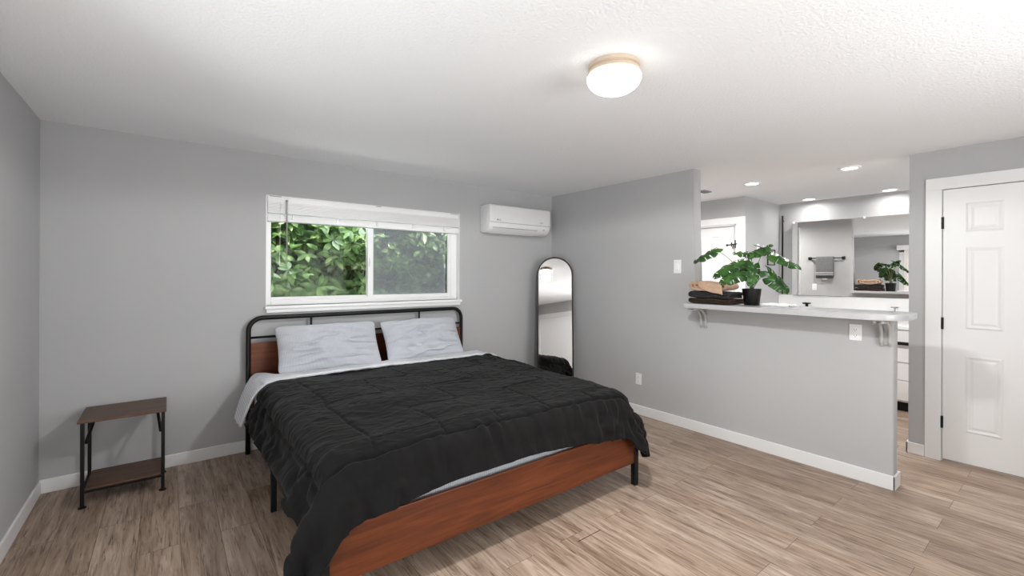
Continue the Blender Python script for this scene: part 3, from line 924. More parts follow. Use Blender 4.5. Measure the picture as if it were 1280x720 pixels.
def towel_bm(path, th, x0, x1, nseg=8, seed=1, jit=0.004):
    rr = random.Random(seed)
    poly = ribbon(path, th)
    bm = new()
    rings = []
    for k in range(nseg + 1):
        t = k / nseg
        x = x0 + (x1 - x0) * t
        ed = 0.93 if k in (0, nseg) else 1.0
        rings.append([bm.verts.new((x + 0.006 * math.sin(p[1] * 70 + seed), p[0] * (1 + 0.015 * math.sin(5 * t + p[1] * 40 + seed)), p[1] + jit * math.sin(p[0] * 30 + 6 * t + seed))) for p in poly])
    n = len(poly)
    for a, b in zip(rings, rings[1:]):
        for q in range(n):
            bm.faces.new((a[q], a[(q + 1) % n], b[(q + 1) % n], b[q]))
    h = n // 2
    for R in (rings[0], rings[-1]):
        for q in range(h - 1):
            bm.faces.new((R[q], R[q + 1], R[n - 2 - q], R[n - 1 - q]))
    return bm
t1 = thing('folded_towel', 'dark brown folded towel at the bottom of the towel stack', 'towel', (4.50, -2.175, ZC + 0.002), group='folded towels on the bar')
obj('towel_cloth', towel_bm(serp(0.36, 2, 0.0225, 6, 0.0, 2), 0.0215, -0.115, 0.13, seed=2, jit=0.003), M['brown'], t1, smooth=True)
t2 = thing('folded_towel', 'charcoal folded towel in the middle of the towel stack', 'towel', (4.51, -2.17, ZC + 0.0515), group='folded towels on the bar')
obj('towel_cloth', towel_bm(serp(0.375, 2, 0.027, 6, 0.0, 3), 0.0260, -0.12, 0.12, seed=3, jit=0.004), M['charcoal'], t2, smooth=True)
t3 = thing('folded_towel', 'beige folded towel on top of the towel stack', 'towel', (4.50, -2.165, ZC + 0.109), group='folded towels on the bar')
sp = []
for k in range(73):                     # a flattened roll: two and a quarter turns
    t = k / 72
    a = -0.25 * PI + 4.6 * PI * t
    aw, ah = 0.085 + 0.088 * t, 0.007 + 0.030 * t
    cx_, sx_ = math.cos(a), math.sin(a)
    sp.append((aw * math.copysign(abs(cx_) ** 0.55, cx_), 0.046 + ah * math.copysign(abs(sx_) ** 0.9, sx_)))
obj('towel_cloth', towel_bm(sp, 0.019, -0.125, 0.11, seed=5, jit=0.004), M['beige'], t3, smooth=True)
bm = new()
G = []
for k in range(17):
    t = k / 16
    y = 0.075 - 0.185 * t
    row = []
    for q in range(15):
        s = q / 14
        drop = max(0.0, s - 0.40)
        x = -0.045 - 0.088 * min(1, s * 2.2) - 0.012 * math.sin(3 * t + 5 * s) * drop - 0.006 * s
        z = 0.081 + 0.006 * math.sin(6 * t + 2 * s) - (0.030 + 0.062 * t) * (drop / 0.6) - 0.018 * (drop / 0.6) ** 2
        row.append((x, y - 0.03 * s * t + 0.012 * s * (1 - t), z))
    G.append(row)
grid_mesh(bm, G)
o = obj('turned_flap', bm, M['beige'], t3, smooth=True)
mo = o.modifiers.new('thick', 'SOLIDIFY'); mo.thickness = 0.012; mo.offset = 0

# ------------------------------------------------------------------ potted monstera
CAM = Vector((0.6633, -4.1729, 1.4424))
F, CX, CY, YAW, ROLL = 554.5441, 640.0, 343.5731, 0.6592, 0.0042
RT = Vector((math.cos(YAW), -math.sin(YAW), 0)); UP = Vector((0, 0, 1)); FW = Vector((math.sin(YAW), math.cos(YAW), 0))
PC = Vector((4.575, -2.444, ZC))
pl = thing('potted_monstera', 'green monstera plant in a black pot on the bar beside folded towels', 'plant', PC)
bm = new()
lathe(bm, [(0.056, 0.0), (0.060, 0.004), (0.073, 0.128), (0.0745, 0.138), (0.070, 0.139), (0.067, 0.118), (0.01, 0.116)], (0, 0, 0), 40)
obj('pot', bm, M['black'], pl, angle=40)
bm = new(); lathe(bm, [(0.065, 0.112), (0.060, 0.124), (0.03, 0.128), (0.004, 0.129)], (0, 0, 0), 24)
obj('soil', bm, M['soil'], pl, smooth=True)
def leaf_bm(Lg, Wd, droop, cup):
    bm = new()
    n = 5
    for sd in (-1, 1):
        for k in range(n):
            u0, u1 = k / n, (k + 1) / n
            G = []
            for q in range(5):
                tq = q / 4
                row = []
                for r in (0.0, 0.18, 0.36, 0.54, 0.72, 0.88, 1.0):
                    um = (u0 + u1) / 2
                    gap = 0.0 if (r <= 0.37 or (k + (sd > 0)) % 4 == 3) else (0.20 if r < 0.6 else 0.13)
                    if r > 0.9:
                        gap += 0.05
                    u = um + (u0 + (u1 - u0) * tq - um) * (1 - gap)
                    wv = math.sin(PI * min(1, 0.10 + u * 0.90) ** 0.80) ** 0.75 * Wd / 2 if u < 0.999 else 0.0
                    rr_ = r * (1 - 0.035 * (2 * tq - 1) ** 2 * (r > 0.6))
                    x = wv * rr_
                    fwd = (-0.30 + 0.55 * u) * Lg * r * (1 - u) ** 0.35
                    y = u * Lg + fwd
                    z = -droop * Lg * max(0, y / Lg) ** 2 - cup * x * x / Wd * 2 + 0.006 * math.sin(u * 20 + r * 4)
                    row.append((sd * x, y, z))
                G.append(row)
            grid_mesh(bm, G)
    bmesh.ops.remove_doubles(bm, verts=bm.verts[:], dist=2e-4)
    return bm
def at_px(px, py, dep):
    """point on the plant's own plane (through the pot, facing the room), dep metres towards the room"""
    d = FW + RT * ((px - CX) / F) - UP * ((py - CY) / F)
    n = FW
    t = ((PC - CAM).dot(n) - dep) / d.dot(n)
    return CAM + d * t
# attach point, tip point, depth of each, width, roll about the midrib, droop
LEAVES = [
    ((893.3, 310.8), (868.5, 324.0), 0.03, 0.07, 0.12, 66, 0.10),
    ((929, 325), (896, 337.5), 0.00, 0.07, 0.15, 52, 0.22),
    ((930, 338), (904, 349), 0.07, 0.13, 0.14, 40, 0.16),
    ((942, 330), (939, 353.5), 0.05, 0.12, 0.15, 12, 0.12),
    ((940, 315.5), (919.5, 313), -0.05, -0.02, 0.10, 50, 0.15),
    ((939, 316.5), (964.5, 305.5), 0.02, 0.05, 0.10, 55, -0.02),
    ((956, 311), (1003, 329.5), 0.04, 0.05, 0.16, 48, 0.10),
    ((960, 338.5), (987, 362), 0.06, 0.12, 0.17, 18, 0.10),
    ((931, 326), (914, 329), -0.08, -0.12, 0.12, 55, 0.2),
]
for (a, b, da, db, wd, rl, dr) in LEAVES:
    A = at_px(a[0], a[1], da) - PC
    T = at_px(b[0], b[1], db) - PC
    yv = (T - A)
    Lg = yv.length
    yv.normalize()
    nv = (-FW - yv * (-FW).dot(yv)).normalized()
    xv = yv.cross(nv).normalized()
    # tilt about the midrib so that the upper face looks up
    sgn = 1 if xv.z < 0 else -1
    ang = math.radians(rl) * sgn
    nv2 = nv * math.cos(ang) + xv * math.sin(ang)
    if nv2.z < (nv * math.cos(ang) - xv * math.sin(ang)).z:
        nv2 = nv * math.cos(ang) - xv * math.sin(ang)
    xv = yv.cross(nv2).normalized()
    bm = leaf_bm(Lg / 0.97, wd * 0.92, dr, 0.5)
    for vtx in bm.verts:
        c = vtx.co.copy()
        vtx.co = A + xv * c.x + yv * c.y + nv2 * c.z
    o = obj('leaf', bm, M['monstera'], pl, smooth=True)
    mo = o.modifiers.new('thick', 'SOLIDIFY'); mo.thickness = 0.0012
    base = Vector((random.uniform(-0.012, 0.012), random.uniform(-0.012, 0.012), 0.122))
    mid = Vector((A.x * 0.45, A.y * 0.45, max(A.z * 0.85, 0.2)))
    bm = new(); tube(bm, bez(base, mid, A, 10), [0.0042 - 0.0022 * k / 10 for k in range(11)], 8)
    obj('petiole', bm, M['petiole'], o, smooth=True)
bm = new(); tube(bm, [(0, 0, 0.118), (0.002, 0.004, 0.16), (0.0, 0.002, 0.20)], [0.016, 0.013, 0.005], 10)
obj('stem', bm, M['petiole'], pl, smooth=True)

# ------------------------------------------------------------------ leaning arched mirror
lm = thing('arched_mirror', 'tall black framed arched mirror leaning in the corner behind the bed', 'mirror', (0, 0, 0))
mw, mh = 0.425, 1.665
ang = math.atan2(-0.75, -0.66)       # facing direction
tilt = math.radians(7.6)
nrm = Vector((-0.634, -0.773, 0)).normalized()
top_c = Vector((4.345, -0.262, 0))
bot_c = top_c + nrm * (mh * math.sin(tilt))
def arch(w, h, n=28):
    r = w / 2
    pts = [(-r, 0.0), (r, 0.0)]
    pts += [(r * math.cos(PI * k / n), h - r + r * math.sin(PI * k / n)) for k in range(n + 1)]
    return pts
fr = 0.016
o_, i_ = arch(mw, mh), [(p[0], p[1] + fr) for p in arch(mw - 2 * fr, mh - 2 * fr)]
bm = new()
n = len(o_)
FA = [bm.verts.new((p[0], 0.03, p[1])) for p in o_]; FB = [bm.verts.new((p[0], 0.0, p[1])) for p in o_]
IA = [bm.verts.new((p[0], 0.03, p[1])) for p in i_]; IB = [bm.verts.new((p[0], 0.012, p[1])) for p in i_]
for k in range(n):
    j = (k + 1) % n
    bm.faces.new((FA[k], FA[j], IA[j], IA[k])); bm.faces.new((FA[k], FB[k], FB[j], FA[j])); bm.faces.new((IA[k], IA[j], IB[j], IB[k]))
bm.faces.new(FB)
f1 = obj('frame', bm, M['black'], lm, angle=40)
bm = new(); prism(bm, [(p[0], p[1]) for p in i_], 'y', 0.013, 0.0165)
f2 = obj('mirror_glass', bm, M['mirror'], lm)
rotm = Matrix.Rotation(math.atan2(nrm.y, nrm.x) - PI / 2, 4, 'Z') @ Matrix.Rotation(tilt, 4, 'X')
lm.matrix_world = Matrix.Translation((bot_c.x, bot_c.y, 0.005)) @ rotm

# ------------------------------------------------------------------ side table
st = thing('side_table', 'small brown wooden side table with black metal legs and lower shelf', 'side table', (0, 0, 0))
bm = new(); box(bm, 0.228, 0.658, -0.435, -0.06, 0.522, 0.54, 0.004)
obj('tabletop', bm, M['tablewood'], st)
bm = new(); box(bm, 0.262, 0.632, -0.41, -0.08, 0.100, 0.115, 0.003)
obj('shelf', bm, M['tablewood'], st)
for x in (0.25, 0.639):
    for y in (-0.41, -0.085):
        bm = new(); box(bm, x - 0.0095, x + 0.0095, y - 0.0095, y + 0.0095, 0.012, 0.522, 0.002)
        lg = obj('leg', bm, M['black'], st)
        bm = new(); lathe(bm, [(0.020, 0), (0.020, 0.005), (0.012, 0.010), (0.005, 0.014)], (x, y, 0), 16)
        obj('foot', bm, M['black'], lg)
    for za, zb in ((0.094, 0.106), (0.508, 0.522)):
        bm = new(); box(bm, x - 0.006, x + 0.006, -0.41, -0.085, za, zb)
        obj('side_rail', bm, M['black'], st)
    bm = new()
    s = 1 if x < 0.4 else -1
    tube(bm, [(x + 0.012 * s, -0.37, 0.385), (x + 0.03 * s, -0.20, 0.47), (x + 0.036 * s, -0.14, 0.51)], 0.0095, 8)
    obj('corner_brace', bm, M['black'], st)
for y in (-0.41, -0.085):
    bm = new(); box(bm, 0.25, 0.639, y - 0.006, y + 0.006, 0.088, 0.1)
    obj('shelf_rail', bm, M['black'], st)

# ------------------------------------------------------------------ bed
bed = thing('bed', 'bed frame with cherry wood panels and black metal tube headboard', 'bed', (0, 0, 0))
HX0, HX1, HY = 1.172, 3.152, -0.072
r = 0.105
pts = [(HX0, HY, 0.0), (HX0, HY, 0.5), (HX0, HY, 1.085 - r)]
pts += [(HX0 + r - r * math.cos(a), HY, 1.085 - r + r * math.sin(a)) for a in [PI / 2 * k / 8 for k in range(1, 9)]]
pts += [(2.16, HY, 1.085)]
pts += [(HX1 - r + r * math.sin(a), HY, 1.085 - r + r * math.cos(a)) for a in [PI / 2 * k / 8 for k in range(0, 9)]]
pts += [(HX1, HY, 0.5), (HX1, HY, 0.0)]
bm = new(); tube(bm, pts, 0.0185, 14)
obj('headboard_tube', bm, M['black'], bed, smooth=True)
bm = new(); tube(bm, [(HX0, HY, 0.927), (HX1, HY, 0.927)], 0.0095, 10)
obj('headboard_rail', bm, M['black'], bed, smooth=True)
for x in (1.643, 2.660):
    bm = new(); tube(bm, [(x, HY, 0.927), (x, HY, 1.085)], 0.0095, 10)
    obj('headboard_spindle', bm, M['black'], bed, smooth=True)
bm = new(); box(bm, HX0 + 0.016, HX1 - 0.016, HY - 0.010, HY + 0.008, 0.36, 0.884, 0.003)
tag(obj('headboard_panel', bm, M['bedwood'], bed), 'cherry wood panel')
bm = new(); box(bm, 1.185, 3.192, -2.288, -2.268, 0.157, 0.395, 0.004)
tag(obj('footboard_panel', bm, M['bedwood'], bed), 'cherry wood panel')
for x in (1.168, 3.207):
    bm = new(); box(bm, x - 0.019, x + 0.019, -2.297, -2.259, 0.004, 0.40, 0.004)
    lg = obj('leg', bm, M['black'], bed)
for x, y in ((1.172, -1.165), (3.19, -1.165), (2.18, -1.165)):
    bm = new(); box(bm, x - 0.016, x + 0.016, y - 0.016, y + 0.016, 0.004, 0.26, 0.003)
    obj('leg', bm, M['black'], bed)
for x in (1.175, 3.175):
    bm = new(); box(bm, x - 0.013, x + 0.013, -2.27, HY, 0.245, 0.275, 0.003)
    obj('side_rail', bm, M['black'], bed)
bm = new(); box(bm, 2.165, 2.195, -2.27, HY, 0.235, 0.262, 0.003)
obj('centre_rail', bm, M['black'], bed)
for k in range(9):
    y = -2.15 + k * 0.245
    bm = new(); box(bm, 1.18, 3.17, y - 0.025, y + 0.025, 0.262, 0.278, 0.003)
    obj('slat', bm, M['black'], bed)

bm = new(); box(bm, 1.205, 3.16, -2.245, -0.10, 0.279, 0.600, 0.07, 5)
tag(obj('mattress', bm, M['mattress'], angle=60), 'mattress in a pale grey sheet showing above the footboard', 'mattress')

# numpy helpers for cloth
def crm(n_in, n_out):
    """Catmull-Rom resampling matrix"""
    A = np.zeros((n_out, n_in))
    for k in range(n_out):
        x = k * (n_in - 1) / (n_out - 1)
        i = min(int(x), n_in - 2)
        t = x - i
        w = (-0.5 * t + t * t - 0.5 * t ** 3, 1 - 2.5 * t * t + 1.5 * t ** 3, 0.5 * t + 2 * t * t - 1.5 * t ** 3, -0.5 * t * t + 0.5 * t ** 3)
        for q in range(4):
            A[k, min(max(i - 1 + q, 0), n_in - 1)] += w[q]
    return A

def lattice(ny, nx, cy, cx, seed):
    rg = np.random.default_rng(seed)
    g = rg.uniform(-1, 1, (cy, cx))
    return crm(cy, ny) @ g @ crm(cx, nx).T

def normals(Gr):
    du = np.gradient(Gr, axis=1); dv = np.gradient(Gr, axis=0)
    nn = np.cross(du, dv)
    nn /= np.maximum(np.linalg.norm(nn, axis=2, keepdims=True), 1e-9)
    return nn

def cloth_obj(name, Gr, m, parent=None, thick=0.0, off=-1.0):
    ny, nx, _ = Gr.shape
    me = bpy.data.meshes.new(name)
    idx = np.arange(ny * nx).reshape(ny, nx)
    f = np.stack([idx[:-1, :-1], idx[:-1, 1:], idx[1:, 1:], idx[1:, :-1]], axis=-1).reshape(-1, 4)
    me.from_pydata(Gr.reshape(-1, 3).tolist(), [], f.tolist())
    me.materials.append(m)
    me.polygons.foreach_set('use_smooth', [True] * len(me.polygons))
    o = bpy.data.objects.new(name, me)
    COL.objects.link(o)
    if parent: o.parent = parent
    if thick:
        mo = o.modifiers.new('thick', 'SOLIDIFY'); mo.thickness = thick; mo.offset = off
    return o

DUVET_MM = (
    (
     (1099,1122,1123,1155,1166,1188,1228,1281,1335,1389,1444,1498,1553,1607,1661,1716,1770,1824,1879,1933,1987,2042,2096,2151,2205,2259,2314,2368,2422,2477,2531,2586,2640,2694,2749,2803,2858,2912,2966,3021,3073,3121,3168,3188,3229,3234,3250,3283,3308),
     (1086,1120,1128,1160,1175,1189,1230,1282,1335,1390,1444,1498,1553,1607,1662,1716,1770,1825,1879,1933,1988,2042,2096,2151,2205,2260,2314,2368,2423,2477,2531,2586,2640,2695,2749,2803,2858,2912,2966,3021,3071,3122,3161,3195,3213,3215,3234,3252,3296),
     (1075,1125,1125,1160,1177,1186,1231,1283,1336,1390,1444,1499,1553,1607,1662,1716,1771,1825,1879,1934,1988,2042,2097,2151,2205,2260,2314,2368,2423,2477,2532,2586,2640,2695,2749,2803,2858,2912,2966,3021,3072,3110,3164,3194,3202,3243,3238,3255,3300),
     (1107,1116,1142,1167,1180,1198,1232,1282,1336,1390,1445,1499,1553,1608,1662,1716,1771,1825,1880,1934,1988,2043,2097,2151,2206,2260,2314,2369,2423,2477,2532,2586,2640,2695,2749,2803,2858,2912,2967,3021,3074,3117,3163,3196,3202,3218,3233,3254,3297),
     (1098,1117,1153,1158,1177,1186,1231,1283,1336,1391,1445,1499,1554,1608,1662,1717,1771,1825,1880,1934,1988,2043,2097,2151,2206,2260,2315,2369,2423,2478,2532,2586,2641,2695,2749,2804,2858,2912,2967,3021,3070,3125,3165,3197,3200,3204,3241,3243,3271),
     (1104,1125,1142,1162,1167,1197,1230,1284,1337,1391,1445,1500,1554,1608,1663,1717,1771,1826,1880,1934,1989,2043,2097,2152,2206,2260,2315,2369,2423,2478,2532,2586,2641,2695,2749,2804,2858,2912,2967,3021,3072,3116,3169,3200,3219,3217,3246,3256,3253),
     (1111,1125,1142,1175,1178,1196,1233,1283,1337,1391,1446,1500,1554,1609,1663,1717,1772,1826,1880,1935,1989,2043,2098,2152,2206,2261,2315,2369,2424,2478,2532,2587,2641,2695,2749,2804,2858,2912,2967,3021,3075,3116,3171,3201,3219,3203,3230,3250,3239),
     (1112,1138,1155,1168,1178,1195,1230,1284,1337,1392,1446,1500,1555,1609,1663,1718,1772,1826,1881,1935,1989,2044,2098,2152,2206,2261,2315,2369,2424,2478,2532,2587,2641,2695,2750,2804,2858,2913,2967,3021,3075,3120,3173,3202,3219,3230,3245,3262,3231),
     (1104,1124,1156,1161,1165,1189,1232,1285,1338,1392,1446,1501,1555,1609,1664,1718,1772,1827,1881,1935,1989,2044,2098,2152,2207,2261,2315,2370,2424,2478,2533,2587,2641,2695,2750,2804,2858,2913,2967,3021,3075,3130,3169,3184,3197,3211,3225,3269,3246),
     (1108,1128,1148,1158,1166,1197,1233,1285,1338,1392,1447,1501,1555,1610,1664,1718,1773,1827,1881,1935,1990,2044,2098,2153,2207,2261,2315,2370,2424,2478,2533,2587,2641,2696,2750,2804,2858,2913,2967,3021,3075,3130,3172,3196,3202,3204,3222,3266,3249),
     (1121,1139,1156,1154,1177,1191,1234,1286,1338,1393,1447,1501,1556,1610,1664,1718,1773,1827,1881,1936,1990,2044,2099,2153,2207,2261,2316,2370,2424,2479,2533,2587,2641,2696,2750,2804,2859,2913,2967,3021,3075,3130,3177,3194,3217,3204,3241,3263,3272),
     (1126,1134,1153,1155,1172,1188,1232,1285,1339,1393,1447,1502,1556,1610,1664,1719,1773,1827,1882,1936,1990,2044,2099,2153,2207,2262,2316,2370,2424,2479,2533,2587,2642,2696,2750,2804,2859,2913,2967,3021,3075,3128,3182,3193,3203,3221,3220,3241,3281),
     (1120,1116,1154,1160,1172,1188,1231,1285,1339,1393,1448,1502,1556,1611,1665,1719,1773,1828,1882,1936,1990,2045,2099,2153,2207,2262,2316,2370,2425,2479,2533,2587,2642,2696,2750,2804,2859,2913,2967,3022,3075,3129,3182,3191,3223,3219,3228,3243,3284),
     (1121,1115,1148,1172,1171,1187,1233,1286,1340,1394,1448,1503,1557,1611,1665,1720,1774,1828,1882,1937,1991,2045,2099,2154,2208,2262,2316,2371,2425,2479,2533,2588,2642,2696,2750,2805,2859,2913,2967,3022,3076,3129,3181,3194,3227,3227,3235,3266,3281),
     (1123,1115,1160,1172,1178,1188,1233,1287,1341,1395,1449,1503,1558,1612,1666,1720,1774,1829,1883,1937,1991,2046,2100,2154,2208,2263,2317,2371,2425,2480,2534,2588,2642,2696,2751,2805,2859,2913,2968,3022,3075,3129,3169,3198,3227,3223,3236,3266,3266),
     (1135,1132,1153,1174,1177,1189,1233,1287,1341,1395,1450,1504,1558,1612,1667,1721,1775,1829,1883,1938,1992,2046,2100,2155,2209,2263,2317,2371,2426,2480,2534,2588,2642,2697,2751,2805,2859,2914,2968,3022,3075,3129,3171,3199,3228,3217,3237,3264,3249),
     (1128,1113,1158,1173,1174,1190,1233,1288,1342,1396,1450,1505,1559,1613,1667,1721,1776,1830,1884,1938,1992,2047,2101,2155,2209,2263,2318,2372,2426,2480,2534,2589,2643,2697,2751,2805,2860,2914,2968,3022,3076,3129,3170,3199,3227,3205,3236,3257,3240),
     (1126,1113,1158,1169,1173,1191,1235,1289,1343,1397,1451,1505,1559,1614,1668,1722,1776,1830,1884,1939,1993,2047,2101,2155,2210,2264,2318,2372,2426,2481,2535,2589,2643,2697,2751,2806,2860,2914,2968,3022,3076,3129,3171,3197,3224,3201,3237,3243,3244),
     (1125,1114,1158,1170,1178,1192,1235,1289,1343,1398,1452,1506,1560,1614,1668,1722,1777,1831,1885,1939,1993,2047,2102,2156,2210,2264,2318,2372,2427,2481,2535,2589,2643,2697,2752,2806,2860,2914,2968,3023,3076,3130,3173,3199,3209,3202,3237,3241,3254),
     (1127,1115,1157,1174,1176,1192,1236,1290,1344,1398,1452,1506,1561,1615,1669,1723,1777,1831,1886,1940,1994,2048,2102,2156,2210,2265,2319,2373,2427,2481,2535,2589,2644,2698,2752,2806,2860,2914,2969,3023,3076,3130,3173,3200,3202,3209,3240,3250,3265),
     (1132,1115,1157,1174,1175,1193,1237,1291,1345,1399,1453,1507,1561,1615,1670,1724,1778,1832,1886,1940,1994,2048,2103,2157,2211,2265,2319,2373,2427,2481,2536,2590,2644,2698,2752,2806,2860,2915,2969,3023,3076,3129,3173,3209,3203,3217,3242,3253,3259),
     (1128,1116,1150,1176,1175,1193,1238,1291,1345,1400,1454,1508,1562,1616,1670,1724,1778,1832,1887,1941,1995,2049,2103,2157,2211,2265,2319,2374,2428,2482,2536,2590,2644,2698,2752,2807,2861,2915,2969,3023,3076,3130,3175,3207,3216,3232,3234,3257,3256),
     (1127,1118,1144,1179,1175,1194,1238,1292,1346,1400,1454,1508,1562,1617,1671,1725,1779,1833,1887,1941,1995,2049,2103,2158,2212,2266,2320,2374,2428,2482,2536,2590,2644,2699,2753,2807,2861,2915,2969,3023,3077,3130,3180,3208,3222,3216,3237,3258,3256),
     (1124,1120,1141,1179,1174,1194,1239,1293,1347,1401,1455,1509,1563,1617,1671,1725,1779,1834,1888,1942,1996,2050,2104,2158,2212,2266,2320,2374,2428,2482,2537,2591,2645,2699,2753,2807,2861,2915,2969,3023,3077,3130,3179,3197,3224,3229,3243,3256,3255),
     (1127,1121,1139,1176,1174,1194,1239,1293,1347,1402,1456,1510,1564,1618,1672,1726,1780,1834,1888,1942,1996,2050,2104,2158,2213,2267,2321,2375,2429,2483,2537,2591,2645,2699,2753,2807,2861,2915,2969,3023,3077,3131,3179,3209,3223,3231,3245,3256,3255),
     (1115,1122,1156,1170,1174,1192,1238,1292,1346,1400,1454,1509,1563,1617,1671,1725,1779,1833,1887,1941,1995,2049,2104,2158,2212,2266,2320,2374,2428,2482,2536,2590,2645,2699,2753,2807,2861,2915,2969,3023,3077,3131,3180,3208,3220,3234,3246,3259,3252),
     (1099,1114,1143,1153,1180,1191,1237,1291,1345,1399,1453,1507,1561,1616,1670,1724,1778,1832,1886,1940,1995,2049,2103,2157,2211,2265,2319,2373,2428,2482,2536,2590,2644,2698,2752,2806,2861,2915,2969,3023,3076,3130,3178,3207,3213,3235,3247,3244,3259),
     (1081,1112,1136,1155,1177,1190,1236,1290,1344,1398,1452,1507,1561,1615,1669,1723,1777,1831,1886,1940,1994,2048,2102,2156,2211,2265,2319,2373,2427,2481,2535,2589,2644,2698,2752,2806,2860,2914,2968,3023,3076,3129,3176,3196,3219,3226,3238,3246,3258),
     (1063,1109,1119,1147,1164,1188,1235,1289,1343,1397,1452,1506,1560,1614,1668,1722,1777,1831,1885,1939,1993,2048,2102,2156,2210,2264,2318,2372,2427,2481,2535,2589,2643,2697,2752,2806,2860,2914,2968,3022,3076,3127,3177,3206,3230,3230,3240,3248,3261),
     (1073,1100,1131,1138,1178,1194,1235,1288,1342,1397,1451,1505,1559,1613,1668,1722,1776,1830,1884,1939,1993,2047,2101,2155,2210,2264,2318,2372,2426,2480,2535,2589,2643,2697,2751,2805,2860,2914,2968,3022,3076,3128,3178,3204,3237,3227,3241,3242,3259),
     (1090,1103,1137,1160,1168,1198,1234,1287,1341,1396,1450,1504,1558,1613,1667,1721,1775,1830,1884,1938,1992,2046,2101,2155,2209,2263,2317,2372,2426,2480,2534,2588,2643,2697,2751,2805,2860,2914,2968,3022,3076,3130,3176,3200,3210,3247,3228,3264,3270),
     (1101,1133,1151,1149,1168,1190,1231,1285,1340,1394,1449,1503,1558,1612,1666,1720,1775,1829,1883,1938,1992,2046,2100,2155,2209,2263,2317,2372,2426,2480,2534,2589,2643,2697,2751,2806,2860,2914,2968,3023,3077,3133,3181,3201,3213,3228,3242,3267,3307),
     (1120,1133,1155,1153,1175,1189,1229,1284,1338,1393,1447,1501,1556,1610,1665,1719,1774,1828,1882,1936,1991,2045,2099,2153,2208,2262,2316,2371,2425,2479,2533,2588,2642,2697,2751,2805,2860,2914,2969,3023,3078,3134,3181,3207,3229,3245,3242,3271,3285),
     (1135,1116,1123,1145,1171,1189,1227,1282,1337,1391,1446,1500,1555,1610,1664,1718,1773,1827,1881,1936,1990,2044,2099,2153,2207,2262,2316,2370,2425,2479,2533,2587,2642,2697,2750,2805,2859,2914,2968,3022,3076,3130,3165,3199,3235,3253,3274,3282,3319),
     (1111,1101,1115,1124,1148,1183,1230,1283,1337,1391,1445,1500,1554,1609,1663,1718,1772,1826,1881,1935,1989,2044,2098,2152,2207,2261,2316,2370,2424,2479,2533,2587,2642,2697,2750,2804,2859,2913,2966,3020,3070,3122,3156,3192,3231,3275,3298,3309,3348),
     (1105,1105,1083,1098,1141,1189,1235,1287,1337,1391,1444,1499,1553,1608,1662,1717,1771,1826,1880,1934,1989,2043,2097,2152,2206,2261,2315,2369,2424,2478,2533,2587,2642,2696,2749,2803,2858,2910,2963,3015,3064,3112,3147,3180,3231,3275,3294,3334,3340),
     (1106,1075,1065,1105,1147,1192,1241,1291,1344,1392,1444,1498,1552,1607,1662,1716,1771,1825,1879,1934,1988,2042,2097,2151,2206,2260,2314,2369,2423,2478,2532,2587,2641,2694,2748,2802,2856,2908,2958,3006,3057,3102,3142,3180,3216,3269,3278,3313,3356),
     (1084,1040,1074,1118,1154,1196,1246,1295,1346,1395,1447,1497,1551,1606,1661,1715,1770,1824,1879,1933,1987,2042,2096,2151,2205,2259,2314,2368,2423,2477,2532,2586,2641,2694,2747,2801,2853,2902,2953,3000,3050,3096,3126,3170,3213,3256,3280,3302,3336),
     (1053,1036,1086,1131,1154,1198,1244,1297,1347,1394,1447,1496,1550,1605,1659,1714,1769,1823,1878,1932,1986,2041,2095,2150,2204,2259,2313,2368,2422,2476,2531,2585,2640,2691,2745,2797,2846,2897,2944,2992,3040,3084,3121,3163,3195,3230,3264,3304,3314),
     (1019,1049,1100,1126,1152,1201,1245,1297,1347,1394,1446,1499,1547,1602,1657,1712,1767,1821,1876,1930,1985,2039,2094,2148,2203,2257,2312,2366,2420,2475,2529,2584,2637,2689,2741,2792,2843,2893,2939,2986,3032,3074,3115,3153,3196,3213,3246,3287,3287),
     (1002,1058,1105,1116,1154,1204,1247,1297,1346,1396,1444,1497,1547,1600,1655,1710,1764,1819,1874,1928,1983,2037,2092,2146,2201,2256,2310,2365,2419,2473,2528,2581,2634,2686,2738,2787,2837,2887,2935,2974,3024,3069,3102,3143,3175,3195,3231,3268,3267),
    ),
    (
     (-640,-632,-624,-609,-587,-574,-565,-557,-550,-550,-550,-550,-550,-550,-550,-550,-550,-550,-550,-550,-550,-550,-550,-550,-550,-550,-550,-550,-550,-550,-550,-550,-550,-550,-550,-550,-550,-550,-550,-550,-564,-586,-611,-622,-651,-652,-644,-653,-655),
     (-677,-677,-661,-652,-637,-626,-617,-610,-604,-603,-603,-603,-603,-603,-603,-603,-603,-603,-603,-603,-603,-603,-603,-603,-603,-603,-603,-603,-603,-603,-603,-603,-603,-603,-603,-603,-603,-603,-603,-603,-610,-629,-648,-670,-679,-684,-687,-687,-704),
     (-720,-727,-709,-699,-681,-675,-667,-662,-657,-657,-657,-656,-656,-656,-656,-656,-656,-656,-656,-656,-656,-656,-656,-656,-656,-656,-656,-656,-656,-656,-656,-656,-656,-656,-656,-656,-656,-656,-656,-656,-660,-681,-691,-713,-719,-726,-731,-740,-723),
     (-754,-758,-757,-738,-734,-725,-721,-714,-711,-710,-710,-710,-710,-710,-710,-710,-709,-709,-709,-709,-709,-709,-709,-709,-709,-709,-709,-709,-709,-709,-709,-709,-709,-709,-708,-708,-708,-708,-708,-708,-707,-721,-735,-753,-760,-771,-766,-771,-775),
     (-804,-810,-798,-789,-782,-777,-772,-767,-764,-764,-763,-763,-763,-763,-763,-763,-763,-763,-762,-762,-762,-762,-762,-762,-762,-762,-762,-762,-762,-762,-762,-762,-761,-761,-761,-761,-761,-761,-761,-761,-761,-761,-778,-795,-804,-804,-815,-815,-814),
